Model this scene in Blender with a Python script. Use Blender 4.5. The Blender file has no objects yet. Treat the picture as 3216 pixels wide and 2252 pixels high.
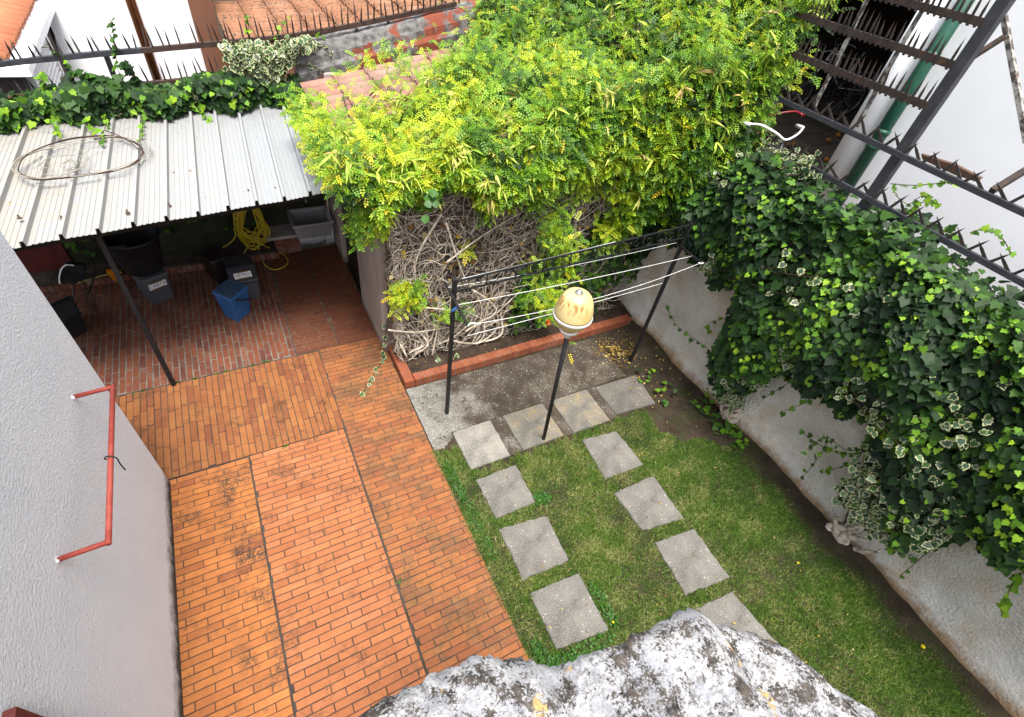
import bpy, math, random
import numpy as np
from mathutils import Vector, noise as mnoise
rng = np.random.default_rng(7); random.seed(7)
C = bpy.context.scene.collection; SC = bpy.context.scene
R = math.radians
# ------------------------------------------------------------------ camera, sky, sun, exposure
CH = 4.5; FOC = 1108.58
_t, _ro, _ya = 0.796177, 0.179770, -0.600975
_r = np.array([1, 0, 0.]); _u = np.array([0, math.cos(_t), math.sin(_t)]); CF = np.array([0, math.sin(_t), -math.cos(_t)])
CR = math.cos(_ro)*_r + math.sin(_ro)*_u; CU = -math.sin(_ro)*_r + math.cos(_ro)*_u
_Z = np.array([[math.cos(_ya), -math.sin(_ya), 0], [math.sin(_ya), math.cos(_ya), 0], [0, 0, 1]])
CR, CU, CF = _Z@CR, _Z@CU, _Z@CF
from mathutils import Matrix
cam = bpy.data.cameras.new('camera'); cam.sensor_width = 36; cam.lens = 36*FOC/2296; cam.clip_end = 500; cam.clip_start = .05
co = bpy.data.objects.new('camera', cam); C.objects.link(co); SC.camera = co
co.matrix_world = Matrix(((CR[0], CU[0], -CF[0], 0), (CR[1], CU[1], -CF[1], 0), (CR[2], CU[2], -CF[2], CH), (0, 0, 0, 1)))
SUN_D = Vector((-.02, -.30, 1)).normalized()
W = bpy.data.worlds.new('World'); SC.world = W; W.use_nodes = True
wn = W.node_tree; sky = wn.nodes.new('ShaderNodeTexSky'); sky.sky_type = 'NISHITA'; sky.sun_disc = False
sky.sun_elevation = math.asin(SUN_D.z); sky.sun_rotation = math.atan2(SUN_D.x, SUN_D.y)
sky.dust_density = 4; sky.air_density = 1.0
hs = wn.nodes.new('ShaderNodeHueSaturation'); hs.inputs['Saturation'].default_value = .35
wn.links.new(sky.outputs[0], hs.inputs['Color']); wn.links.new(hs.outputs[0], wn.nodes['Background'].inputs[0])
wn.nodes['Background'].inputs[1].default_value = .15
sl = bpy.data.lights.new('sun', 'SUN'); sl.energy = 2.5; sl.angle = R(22); sl.color = (1, .96, .89)
so = bpy.data.objects.new('sun', sl); C.objects.link(so); so.rotation_euler = SUN_D.to_track_quat('Z', 'Y').to_euler()
SC.view_settings.view_transform = 'Standard'; SC.view_settings.look = 'None'; SC.view_settings.exposure = 1.62
SC.view_settings.gamma = 1
# ------------------------------------------------------------------ measuring helpers: photo position -> point on a plane of the place
CROPS = {'V': (0, 0, .71393), 'C1': (0, 0, 2.0873), 'C4': (2200, 0, 2.0098), 'E1': (50, 680, 3.28), 'E2': (600, 600, 3.8267), 'F3': (1380, 650, 2.609),
         'E4': (500, 0, 2.551), 'E7': (0, 0, 4.592), 'E5': (2300, 100, 3.8267), 'D2': (2000, 700, 1.8882), 'D1': (1100, 600, 1.9133), 'C2': (0, 600, 1.7662)}
def ray(k, x, y):
    ox, oy, s = CROPS[k]; x = (x/s+ox)*.71393; y = (y/s+oy)*.71393
    return CF + (x-1148)/FOC*CR - (y-804)/FOC*CU
def at(k, x, y, X=None, Y=None, Z=None):
    d = ray(k, x, y); o = np.array([0, 0, CH])
    t = X/d[0] if X is not None else (Y/d[1] if Y is not None else (Z-CH)/d[2])
    return o + d*t
# ------------------------------------------------------------------ mesh helpers
OFF = {}
def raw(name, V, F, m, parent=None, tone=None, rim=None, smooth=False, origin=None):
    V = np.asarray(V, float).reshape(-1, 3)
    if parent is not None: off = OFF[parent.name]
    elif origin is not None: off = np.asarray(origin, float)
    else: off = np.array([(V[:, 0].min()+V[:, 0].max())/2, (V[:, 1].min()+V[:, 1].max())/2, V[:, 2].min()])
    V = V - off
    me = bpy.data.meshes.new(name)
    if isinstance(F, np.ndarray):
        n, k = F.shape
        me.vertices.add(len(V)); me.vertices.foreach_set('co', V.astype(np.float32).ravel())
        me.loops.add(n*k); me.loops.foreach_set('vertex_index', F.astype(np.int32).ravel())
        me.polygons.add(n); me.polygons.foreach_set('loop_start', np.arange(0, n*k, k, dtype=np.int32))
        me.update(calc_edges=True); me.validate()
    else:
        me.from_pydata(V.tolist(), [], F); me.update()
    if tone is not None:
        a = me.attributes.new('tone', 'FLOAT', 'FACE'); a.data.foreach_set('value', np.asarray(tone, np.float32))
    if rim is not None:
        a = me.attributes.new('rim', 'FLOAT', 'POINT'); a.data.foreach_set('value', np.asarray(rim, np.float32))
    if smooth: me.polygons.foreach_set('use_smooth', np.ones(len(me.polygons), bool))
    me.materials.append(m)
    o = bpy.data.objects.new(name, me); C.objects.link(o)
    if parent is not None: o.parent = parent
    else: o.location = off
    OFF[o.name] = off
    return o
def perp(d):
    d = d/np.linalg.norm(d); a = np.array([0, 0, 1.]) if abs(d[2]) < .9 else np.array([1., 0, 0])
    s = np.cross(d, a); s /= np.linalg.norm(s); return s, np.cross(s, d)
class MB:
    def __init__(s): s.v = []; s.f = []
    def add(s, V, F):
        n = len(s.v); s.v += [tuple(map(float, p)) for p in V]; s.f += [tuple(i+n for i in f) for f in F]; return s
    def hexa(s, b, t):
        n = len(b); F = [tuple(range(n))[::-1], tuple(range(n, 2*n))] + [(i, (i+1) % n, (i+1) % n+n, i+n) for i in range(n)]
        return s.add(list(b)+list(t), F)
    def box(s, x0, x1, y0, y1, z0, z1):
        q = [(x0, y0), (x1, y0), (x1, y1), (x0, y1)]
        return s.hexa([(a, b, z0) for a, b in q], [(a, b, z1) for a, b in q])
    def bar(s, p, q, w, h=None, taper=1.):
        p = np.array(p, float); q = np.array(q, float); h = h or w; a, b = perp(q-p); k = [(-1, -1), (1, -1), (1, 1), (-1, 1)]
        return s.hexa([p+a*w/2*i+b*h/2*j for i, j in k], [q+(a*w/2*i+b*h/2*j)*taper for i, j in k])
    def tube(s, pts, r, n=8, closed=False):
        P = np.array(pts, float); m = len(P); rr = np.broadcast_to(np.asarray(r, float), (m,))
        T = np.roll(P, -1, 0)-np.roll(P, 1, 0) if closed else np.gradient(P, axis=0)
        T /= np.linalg.norm(T, axis=1)[:, None]+1e-12
        a, _ = perp(T[0]); V = []; an = np.arange(n)*2*math.pi/n
        for i in range(m):
            a = a-T[i]*(a@T[i]); a /= np.linalg.norm(a)+1e-12; b = np.cross(T[i], a)
            V += list(P[i]+rr[i]*(np.cos(an)[:, None]*a+np.sin(an)[:, None]*b))
        F = []
        for i in range(m if closed else m-1):
            j = (i+1) % m
            F += [(i*n+k, i*n+(k+1) % n, j*n+(k+1) % n, j*n+k) for k in range(n)]
        if not closed: F += [tuple(range(n))[::-1], tuple((m-1)*n+k for k in range(n))]
        return s.add(V, F)
    def lathe(s, prof, c, n=32, tilt=(0, 0)):
        V = []; an = np.arange(n)*2*math.pi/n
        for r, z in prof: V += [(c[0]+tilt[0]*z+r*math.cos(a), c[1]+tilt[1]*z+r*math.sin(a), c[2]+z) for a in an]
        F = []
        for i in range(len(prof)-1): F += [(i*n+k, i*n+(k+1) % n, (i+1)*n+(k+1) % n, (i+1)*n+k) for k in range(n)]
        return s.add(V, F+[tuple(range(n))[::-1], tuple((len(prof)-1)*n+k for k in range(n))])
    def build(s, name, m, parent=None, smooth=False, bevel=0, origin=None):
        o = raw(name, s.v, s.f, m, parent, smooth=smooth, origin=origin)
        if bevel:
            b = o.modifiers.new('Bevel', 'BEVEL'); b.width = bevel; b.segments = 2; b.limit_method = 'ANGLE'; b.angle_limit = R(40)
        return o
def tag(o, label, cat, group=None, kind=None):
    if label: o['label'] = label
    if cat: o['category'] = cat
    if group: o['group'] = group
    if kind: o['kind'] = kind
    return o
def struct(o, kind='structure'): o['kind'] = kind; return o
def thing(name, label, cat, loc=(0, 0, 0), group=None):
    o = bpy.data.objects.new(name, None); C.objects.link(o); o.location = loc; o.empty_display_size = .1
    OFF[o.name] = np.array(loc, float); return tag(o, label, cat, group)
def copy_part(ob, parent, loc, rot=None, scale=None):
    c = ob.copy(); C.objects.link(c); c.parent = parent; c.location = loc
    if rot is not None: c.rotation_euler = rot
    if scale: c.scale = scale
    return c
def spline(pts, n=8, closed=False):
    P = [np.array(p, float) for p in pts]; m = len(P); out = []
    for i in range(m if closed else m-1):
        p0 = P[(i-1) % m] if closed or i > 0 else P[i]; p1 = P[i]; p2 = P[(i+1) % m]; p3 = P[(i+2) % m] if closed or i+2 < m else p2
        for t in np.arange(n)/n:
            out.append(.5*(2*p1+(p2-p0)*t+(2*p0-5*p1+4*p2-p3)*t*t+(3*p1-p0-3*p2+p3)*t**3))
    if not closed: out.append(P[-1])
    return np.array(out)
# ------------------------------------------------------------------ material helpers
ALBEDO = {'white_rough_plaster': 1, 'smooth_white_paint': 1, 'weathered_cream_plaster': .95, 'white_metal': .9, 'white_cord': .62, 'paper_label': .9, 'lichened_white_stone': .80, 'yellowed_globe': .70,
          'galvanised_sheet': .49, 'vine_leaflet': .74, 'seed_pod': .80, 'grass_blade': .74, 'ivy_leaf': .62, 'variegated_ivy_leaf': .66, 'dry_stem': .95, 'shaded_dry_stem': .75, 'black_metal': .3,
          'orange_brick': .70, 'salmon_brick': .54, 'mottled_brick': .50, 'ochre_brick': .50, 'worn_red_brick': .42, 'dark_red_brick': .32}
class NT:
    def __init__(s, name):
        s.m = bpy.data.materials.new(name); s.m.use_nodes = True; s.t = s.m.node_tree; s.b = s.t.nodes['Principled BSDF']
        s.co = s.t.nodes.new('ShaderNodeTexCoord').outputs['Object']
    def n(s, ty, **kw):
        x = s.t.nodes.new('ShaderNode'+ty)
        for k, v in kw.items():
            if hasattr(x, k): setattr(x, k, v)
        return x
    def l(s, a, b): s.t.links.new(a, b)
    def noise(s, sc, det=4, rough=.6, vec=None, dist=0):
        x = s.n('TexNoise'); x.inputs['Scale'].default_value = sc; x.inputs['Detail'].default_value = det; x.inputs['Roughness'].default_value = rough
        x.inputs['Distortion'].default_value = dist
        s.l(vec or s.co, x.inputs['Vector']); return x.outputs['Fac']
    def vor(s, sc, out='Distance'):
        x = s.n('TexVoronoi'); x.inputs['Scale'].default_value = sc; s.l(s.co, x.inputs['Vector']); return x.outputs[out]
    def ramp(s, fac, stops):
        x = s.n('ValToRGB'); e = x.color_ramp.elements
        while len(e) < len(stops): e.new(.5)
        for i, (p, c) in enumerate(stops):
            e[i].position = p; e[i].color = (*c, 1) if len(c) == 3 else c
        s.l(fac, x.inputs[0]); return x.outputs[0]
    def mask(s, fac, a, b):
        x = s.n('MapRange'); x.inputs[1].default_value = a; x.inputs[2].default_value = b; s.l(fac, x.inputs[0]); return x.outputs[0]
    def math(s, op, a, b):
        x = s.n('Math', operation=op)
        for i, v in enumerate((a, b)):
            if isinstance(v, (int, float)): x.inputs[i].default_value = v
            else: s.l(v, x.inputs[i])
        return x.outputs[0]
    def mix(s, fac, a, b, mode='MIX'):
        x = s.n('MixRGB', blend_type=mode)
        for i, v in enumerate((fac, a, b)):
            if isinstance(v, (int, float)): x.inputs[i].default_value = v
            elif isinstance(v, tuple): x.inputs[i].default_value = (*v, 1)
            else: s.l(v, x.inputs[i])
        return x.outputs[0]
    def attr(s, name): return s.n('Attribute', attribute_name=name).outputs['Fac']
    def island(s): return s.n('NewGeometry').outputs['Random Per Island']
    def xyz(s, vec=None):
        x = s.n('SeparateXYZ'); s.l(vec or s.n('NewGeometry').outputs['Position'], x.inputs[0]); return x.outputs
    def bump(s, h, strength=.5, dist=.01):
        x = s.n('Bump'); x.inputs['Strength'].default_value = strength; x.inputs['Distance'].default_value = dist
        s.l(h, x.inputs['Height']); s.l(x.outputs[0], s.b.inputs['Normal']); return x
    def dim(s, c):     # one place to set how light each surface is
        k = ALBEDO.get(s.m.name, .52); return s.mix(1., c, (k, k, k), 'MULTIPLY')
    def base(s, c):
        if isinstance(c, tuple): s.b.inputs['Base Color'].default_value = (*[v*ALBEDO.get(s.m.name, .52) for v in c], 1)
        else: s.l(s.dim(c), s.b.inputs['Base Color'])
    def rough(s, r, spec=.3, metal=0):
        if isinstance(r, (int, float)): s.b.inputs['Roughness'].default_value = r
        else: s.l(r, s.b.inputs['Roughness'])
        s.b.inputs['Specular IOR Level'].default_value = spec; s.b.inputs['Metallic'].default_value = metal
def pm(name, c1, c2=None, sc=6, rough=.7, spec=.3, metal=0, bump=0, bsc=60, c3=None, sc3=25, t3=(.55, .65), lo=.35, hi=.65, bd=.01):
    m = NT(name)
    col = m.ramp(m.noise(sc, 5), [(lo, c1), (hi, c2)]) if c2 else c1
    if c3: col = m.mix(m.mask(m.noise(sc3, 6, .65), *t3), col, c3)
    m.base(col); m.rough(rough, spec, metal)
    if bump: m.bump(m.noise(bsc, 4), bump, bd)
    return m.m
def brick_mat(name, tones, stain=.5, mot=(.10, .06, .04), stain_sc=3.5, pale=None, xs=None):
    m = NT(name)
    n = len(tones); col = m.ramp(m.island(), [(i/(n-1), t) for i, t in enumerate(tones)])
    col = m.mix(.35, col, m.ramp(m.noise(9, 6, .7), [(.3, (.40, .37, .35)), (.7, (1.3, 1.25, 1.15))]), 'MULTIPLY')
    fine = m.noise(120, 4, .7); big = m.noise(stain_sc, 4, .6); mid = m.noise(28, 6, .7)
    k = m.mask(m.math('ADD', big, m.math('MULTIPLY', m.math('SUBTRACT', mid, .5), .5)), .66-.14*stain, .78-.14*stain)
    k = m.math('MULTIPLY', k, m.mask(fine, .36, .56)); k = m.math('MULTIPLY', k, .85)
    k = m.math('MAXIMUM', k, m.math('MULTIPLY', m.mask(m.vor(13), .10, .07), m.mask(m.noise(8, 1), .50, .55)))
    if xs:
        x = m.xyz()
        g = m.math('SUBTRACT', 1, m.mask(m.math('ABSOLUTE', m.math('SUBTRACT', x[0], xs[0]), 0), xs[1]*.3, xs[1]))
        g = m.math('MULTIPLY', g, m.mask(m.noise(3.3, 3), .45, .60))
        k = m.math('MAXIMUM', k, m.math('MULTIPLY', g, m.math('MULTIPLY', m.mask(m.noise(60, 5, .7), .42, .52), .95)))
    col = m.mix(k, col, mot)
    if pale: col = m.mix(m.math('MULTIPLY', m.mask(m.noise(5, 5, .7), .5, .7), m.mask(fine, .45, .6)), col, pale)
    m.base(col); m.rough(.8, .25); m.bump(m.noise(70, 5, .7), .5, .004)
    return m.m
def leaf_mat(name, stops, rough=.45, spec=.4, trans=.3, tcol=1.3, cream=None, vein=False):
    m = NT(name); t = m.attr('tone'); col = m.ramp(t, stops)
    col = m.mix(.5, col, m.ramp(m.noise(40, 3), [(.3, (.6, .62, .6)), (.7, (1.3, 1.25, 1.2))]), 'MULTIPLY')
    if cream:
        e = m.math('ADD', m.attr('rim'), m.math('MULTIPLY', m.math('SUBTRACT', m.noise(75, 3), .5), 1.9))
        col = m.mix(m.mask(e, .72, .84), col, cream)
    m.base(col); m.rough(rough, spec)
    tr = m.n('BsdfTranslucent'); m.l(m.mix(1, m.dim(col), (tcol, tcol, tcol*.7), 'MULTIPLY'), tr.inputs[0])
    mx = m.n('MixShader'); mx.inputs[0].default_value = trans
    m.l(m.b.outputs[0], mx.inputs[1]); m.l(tr.outputs[0], mx.inputs[2]); m.l(mx.outputs[0], m.t.nodes['Material Output'].inputs[0])
    return m.m
M = {}
M['black'] = pm('black_metal', (.012, .013, .017), (.03, .03, .035), 14, .5, .4, 0, .15, 90)
M['rust'] = pm('rusty_metal', (.035, .032, .033), (.09, .06, .045), 18, .8, .25, 0, .4, 120, (.16, .07, .035), 22, (.55, .68))
M['darkrail'] = pm('dark_painted_rail', (.03, .032, .04), (.06, .062, .075), 10, .55, .4, 0, .4, 90, (.17, .09, .05), 16, (.62, .72))
M['brownrail'] = pm('brown_rusty_rail', (.045, .025, .018), (.09, .05, .035), 12, .75, .3, 0, .4, 90, (.2, .12, .07), 20, (.6, .75))
M['flaky'] = pm('flaking_paint_bar', (.10, .09, .085), (.55, .53, .48), 16, .8, .3, 0, .5, 90, (.15, .06, .03), 18, (.55, .62), .44, .56)
M['redpipe'] = pm('red_oxide_paint', (.34, .045, .03), (.46, .085, .06), 14, .6, .3, 0, .4, 120, (.5, .30, .26), 50, (.66, .72))
M['redpaint'] = pm('dark_red_paint', (.13, .02, .018), (.20, .035, .028), 5, .6, .3, 0, .2, 60)
M['whitemetal'] = pm('white_metal', (.72, .72, .72), (.82, .82, .82), 8, .45, .4)
M['cord'] = pm('white_cord', (.75, .75, .74), (.85, .85, .83), 30, .7, .2)
M['soil'] = pm('soil', (.045, .032, .022), (.085, .064, .045), 5, .95, .1, 0, .9, 40, (.045, .06, .018), 4, (.5, .7), bd=.03)
M['bed'] = pm('bed_soil', (.05, .035, .026), (.11, .075, .055), 7, .95, .1, 0, 1, 60, (.16, .12, .08), 45, (.62, .68), bd=.03)
M['mortar'] = pm('pale_mortar', (.13, .095, .07), (.24, .19, .15), 14, .95, .1, 0, .4, 120)
M['mortard'] = pm('dark_mortar', (.05, .042, .036), (.12, .095, .075), 8, .95, .1, 0, .4, 120)
M['mortarp'] = pm('grey_mortar', (.17, .145, .12), (.30, .26, .22), 8, .95, .1, 0, .4, 120)
T1 = [(.36, .115, .03), (.50, .19, .05), (.55, .215, .06), (.46, .17, .045), (.30, .085, .03)]
M['brick1'] = brick_mat('orange_brick', [(.37, .130, .036), (.42, .150, .042), (.44, .160, .046), (.40, .142, .040), (.40, .145, .04), (.27, .082, .032)], .7, (.055, .035, .022), 3, xs=(-.70, .26))
M['brick2'] = brick_mat('salmon_brick', [(.44, .155, .058), (.50, .18, .068), (.47, .17, .064), (.40, .135, .05), (.52, .195, .085)] , .95, (.13, .058, .026), 2.8)
M['brick3'] = brick_mat('mottled_brick', [(.38, .132, .045), (.43, .158, .050), (.40, .145, .050), (.35, .108, .042), (.30, .12, .05)], 1.4, (.12, .08, .035), 2.6, (.42, .21, .09))
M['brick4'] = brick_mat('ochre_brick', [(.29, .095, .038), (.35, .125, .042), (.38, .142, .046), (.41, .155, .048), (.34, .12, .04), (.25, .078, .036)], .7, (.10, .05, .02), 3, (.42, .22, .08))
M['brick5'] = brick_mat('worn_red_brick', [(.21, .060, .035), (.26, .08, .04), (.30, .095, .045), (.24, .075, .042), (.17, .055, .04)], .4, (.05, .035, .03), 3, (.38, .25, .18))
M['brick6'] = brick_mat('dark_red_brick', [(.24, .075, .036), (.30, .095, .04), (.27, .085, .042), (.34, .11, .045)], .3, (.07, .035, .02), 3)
M['brickk'] = brick_mat('kerb_brick', [(.30, .075, .035), (.37, .105, .045), (.33, .088, .04), (.39, .12, .052)], .2, (.2, .08, .05), 3, (.5, .25, .15))
M['brickold'] = brick_mat('old_brick', [(.26, .075, .045), (.33, .10, .06), (.22, .07, .05), (.38, .22, .17)], .2, (.1, .06, .05), 3, (.48, .40, .34))
def plaster(name, c1, c2, grime=None, gz=.14, bs=.8, bsc=45, stain=None, bd=.012):
    m = NT(name); col = m.ramp(m.noise(2.2, 6, .6), [(.35, c1), (.65, c2)])
    p = m.xyz()
    if stain: col = m.mix(m.mask(m.noise(2.6, 6, .7), .5, .72), col, stain)
    if grime:
        z = m.math('ADD', p[2], m.math('MULTIPLY', m.math('SUBTRACT', m.noise(9, 6, .7), .5), gz*1.4))
        col = m.mix(m.mask(z, gz, gz*.25), col, grime)
    m.base(col); m.rough(.9, .15)
    m.bump(m.math('ADD', m.noise(bsc, 6, .72), m.math('MULTIPLY', m.vor(bsc*1.1), -.35)), bs, bd); return m.m
M['white'] = plaster('white_rough_plaster', (.80, .83, .87), (.85, .87, .90), (.07, .065, .05), .20, 1., 60, None, .022)
M['pink'] = plaster('pale_pink_plaster', (.46, .38, .33), (.58, .50, .45), (.28, .22, .17), .12, .5, 60)
M['cream'] = plaster('weathered_cream_plaster', (.60, .56, .49), (.78, .75, .69), (.30, .20, .11), .16, 1., 38, (.62, .50, .36), .045)
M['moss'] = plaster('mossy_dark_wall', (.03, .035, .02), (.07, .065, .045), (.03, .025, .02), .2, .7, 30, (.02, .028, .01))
M['nb_white'] = plaster('smooth_white_paint', (.86, .86, .88), (.89, .89, .9), None, .1, .15, 120)
M['taupe'] = plaster('taupe_paint', (.13, .11, .105), (.16, .135, .125), None, .1, .1, 120)
M['brownp'] = plaster('brown_tile', (.27, .12, .075), (.31, .145, .09), None, .1, .15, 60)
M['copper'] = pm('copper_pipe', (.24, .08, .025), (.34, .12, .04), 5, .35, .5, .3)
M['greenpipe'] = pm('green_painted_pipe', (.012, .11, .065), (.025, .15, .09), 12, .4, .45, 0, .15, 90)
M['greenpl'] = pm('green_plastic', (.01, .17, .07), (.015, .22, .09), 6, .35, .4)
def concrete(name, c1, c2, c3, lich=None, white=None, k=.5):
    m = NT(name); col = m.ramp(m.noise(7, 6, .7), [(.3, c1), (.7, c2)])
    col = m.mix(.75, col, m.ramp(m.noise(4.5, 7, .72), [(.34, (.55, .53, .48)), (.52, (1, 1, 1)), (.7, (1.3, 1.28, 1.22))]), 'MULTIPLY')
    col = m.mix(m.math('MULTIPLY', m.mask(m.noise(95, 4, .7), .47, .6), k+.2), col, c3)
    if white: col = m.mix(m.math('MULTIPLY', m.mask(m.noise(3, 5), *white[1]), m.mask(m.vor(42), .30, .18)), col, white[0])
    if lich: col = m.mix(m.math('MULTIPLY', m.mask(m.noise(5, 4), .47, .60), m.mask(m.noise(60, 5, .7), .51, .58)), col, lich)
    holes = m.mask(m.vor(16), .10, .06)
    col = m.mix(m.math('MULTIPLY', holes, m.mask(m.noise(21, 1), .52, .56)), col, (.035, .03, .028))
    col = m.mix(m.math('MULTIPLY', m.mask(m.noise(55, 4, .7), .60, .66), .7), col, (.09, .085, .07))
    col = m.mix(m.math('MULTIPLY', m.mask(m.vor(24), .16, .12), m.mask(m.noise(9, 2), .52, .58)), col, (.62, .6, .56))
    m.base(col); m.rough(.92, .15); m.bump(m.noise(130, 5, .7), .7, .004); return m.m
M['slab'] = concrete('grey_slab', (.13, .122, .11), (.23, .215, .195), (.33, .315, .285))
M['slabw'] = concrete('pale_slab', (.16, .15, .135), (.34, .32, .28), (.46, .44, .39))
M['slaby'] = concrete('lichened_slab', (.14, .13, .115), (.23, .215, .185), (.30, .285, .25), (.40, .28, .10))
M['slabd'] = concrete('dark_slab', (.11, .102, .09), (.18, .165, .145), (.24, .225, .20))
def pad_mat():
    m = NT('gravel_concrete'); p = m.xyz()
    col = m.ramp(m.noise(3, 6, .7), [(.3, (.05, .038, .028)), (.5, (.095, .076, .058)), (.75, (.19, .165, .135))])
    f = m.math('ADD', m.mask(p[0], 2.4, 1.1), m.math('MULTIPLY', m.math('SUBTRACT', m.noise(3.2, 6, .7), .5), 2.2))
    col = m.mix(m.mask(f, .35, .9), col, m.ramp(m.noise(60, 5, .7), [(.35, (.16, .15, .13)), (.65, (.40, .385, .35))]))
    col = m.mix(m.math('MULTIPLY', m.mask(m.vor(38), .26, .17), m.mask(m.noise(6, 4, .7), .42, .56)), col, (.5, .485, .45))
    col = m.mix(m.math('MULTIPLY', m.mask(m.noise(11, 6, .75), .55, .62), m.mask(m.noise(40, 4), .42, .56)), col, (.035, .035, .022))
    m.base(col); m.rough(.95, .1); m.bump(m.noise(80, 5, .7), .8, .006); return m.m
M['pad'] = pad_mat()
def stone_mat():
    m = NT('lichened_white_stone'); p = m.xyz()
    col = m.ramp(m.noise(18, 6, .7), [(.3, (.26, .275, .31)), (.5, (.48, .48, .50)), (.72, (.76, .75, .73))])
    big = m.noise(9, 3, .6); k = m.math('MULTIPLY', m.mask(big, .40, .62), m.mask(m.noise(70, 8, .78), .50, .57))
    k2 = m.mask(m.math('ADD', m.math('MULTIPLY', m.noise(20, 5, .65), .52), m.math('MULTIPLY', m.noise(170, 6, .8), .48)), .495, .535)
    col = m.mix(m.math('MAXIMUM', m.math('MULTIPLY', k, .8), k2), col, m.ramp(m.noise(50, 4), [(.35, (.03, .026, .022)), (.7, (.16, .135, .115))]))
    col = m.mix(m.math('MULTIPLY', m.mask(m.noise(12, 3), .66, .70), m.mask(m.noise(80, 3), .4, .55)), col, (.62, .42, .16))
    m.base(col); m.rough(.9, .2); m.bump(m.noise(85, 8, .75), 1., .012); return m.m
M['stone'] = stone_mat()
def roof_sheet_mat():
    m = NT('galvanised_sheet'); p = m.xyz()
    col = m.ramp(m.noise(60, 5, .7), [(.3, (.40, .42, .44)), (.7, (.50, .515, .53))])
    warm = m.mask(m.math('ADD', p[0], m.math('MULTIPLY', m.noise(3, 5), 2)), 1.3, -.9)
    col = m.mix(m.math('MULTIPLY', warm, m.mask(m.noise(7, 6, .7), .3, .6)), col, (.50, .46, .39))
    col = m.mix(m.math('MULTIPLY', m.mask(p[1], 6.3, 7.2), m.mask(m.noise(10, 5, .7), .45, .7)), col, (.26, .24, .20))
    m.base(col); m.rough(.55, .4, .15); return m.m
M['sheet'] = roof_sheet_mat()
def tile_mat(name, tones, lich=None, k=(.5, .58)):
    m = NT(name); n = len(tones); col = m.ramp(m.island(), [(i/(n-1), t) for i, t in enumerate(tones)])
    col = m.mix(.4, col, m.ramp(m.noise(10, 5, .7), [(.3, (.6, .58, .56)), (.7, (1.25, 1.2, 1.15))]), 'MULTIPLY')
    if lich: col = m.mix(m.math('MULTIPLY', m.mask(m.noise(26, 7, .75), *k), m.mask(m.noise(3, 3), .3, .55)), col, lich)
    m.base(col); m.rough(.85, .2); m.bump(m.noise(60, 4), .4, .005); return m.m
M['tile_pink'] = tile_mat('faded_pink_tile', [(.44, .24, .18), (.50, .28, .21), (.40, .21, .16), (.48, .31, .25)], (.40, .33, .27), (.58, .7))
M['tile_old'] = tile_mat('aged_terracotta_tile', [(.42, .19, .10), (.48, .23, .13), (.38, .17, .09), (.50, .26, .16)], (.12, .085, .06), (.49, .56))
M['tile_new'] = tile_mat('new_terracotta_tile', [(.52, .19, .10), (.56, .22, .115), (.54, .20, .105)])
M['capping'] = pm('mouldy_parapet', (.09, .088, .085), (.30, .29, .28), 12, .9, .15, 0, .7, 50, (.30, .085, .05), 2.0, (.51, .55))
M['grey_pl'] = pm('grey_plastic', (.085, .09, .105), (.11, .115, .13), 6, .5, .4, 0, .05, 90)
M['dgrey_pl'] = pm('charcoal_plastic', (.032, .032, .042), (.048, .048, .058), 6, .45, .4)
M['black_pl'] = pm('black_rubber_plastic', (.012, .012, .014), (.03, .03, .032), 7, .55, .35, 0, .15, 60)
M['brown_pl'] = pm('brown_plastic', (.022, .015, .012), (.04, .028, .022), 7, .5, .35)
M['blue_pl'] = pm('blue_plastic', (.028, .14, .38), (.045, .17, .45), 5, .4, .45, 0, .05, 80)
M['blue_lid'] = pm('scuffed_blue_lid', (.03, .07, .13), (.06, .11, .18), 9, .5, .4, 0, .05, 80, (.14, .2, .28), 40, (.6, .7))
M['label'] = pm('paper_label', (.70, .69, .72), (.78, .77, .79), 8, .6, .2)
M['tape'] = pm('brown_tape', (.22, .11, .02), (.28, .15, .03), 8, .35, .4)
M['ink'] = pm('black_ink', (.012, .012, .015))
M['hose'] = pm('yellow_hose', (.68, .50, .02), (.80, .62, .04), 12, .4, .45)
M['sink'] = pm('grey_sink_plastic', (.36, .35, .37), (.42, .41, .42), 6, .4, .4)
M['marble'] = pm('worn_marble', (.40, .35, .32), (.52, .47, .43), 12, .5, .35)
M['door'] = pm('dark_door_paint', (.016, .012, .012), (.028, .022, .02), 4, .45, .4)
M['globe'] = None
def globe_mat():
    m = NT('yellowed_globe'); p = m.xyz()
    col = m.ramp(m.noise(6, 4), [(.35, (.58, .44, .17)), (.65, (.68, .55, .26))])
    z = m.mask(p[2], 1.72, 1.86); col = m.mix(z, (.50, .34, .10), col)
    mp = m.n('Mapping'); mp.inputs['Scale'].default_value = (1, 1, .18); m.l(m.co, mp.inputs[0]); st = m.math('MULTIPLY', m.mask(m.noise(32, 3, .6, mp.outputs[0]), .47, .55), m.mask(p[2], 1.96, 2.03)); st = m.math('MULTIPLY', st, m.math('MULTIPLY', m.mask(p[0], 2.30, 2.22), m.mask(p[2], 2.09, 2.06)))
    col = m.mix(m.math('MULTIPLY', st, .8), col, (.30, .09, .01))
    m.base(col); m.rough(.35, .4); m.b.inputs['Subsurface Weight'].default_value = .15; m.b.inputs['Subsurface Radius'].default_value = (.05, .04, .02); return m.m
M['globe'] = globe_mat()
M['stem'] = pm('dry_stem', (.24, .195, .15), (.56, .49, .40), 14, .9, .15, 0, .4, 90)
M['stemd'] = pm('shaded_dry_stem', (.09, .068, .052), (.25, .195, .15), 14, .9, .15, 0, .4, 90)  # darker copy of the dry stem, shade of the deeper layer in its colour
M['twig'] = pm('brown_twig', (.06, .04, .025), (.13, .085, .05), 10, .9, .15)
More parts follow.
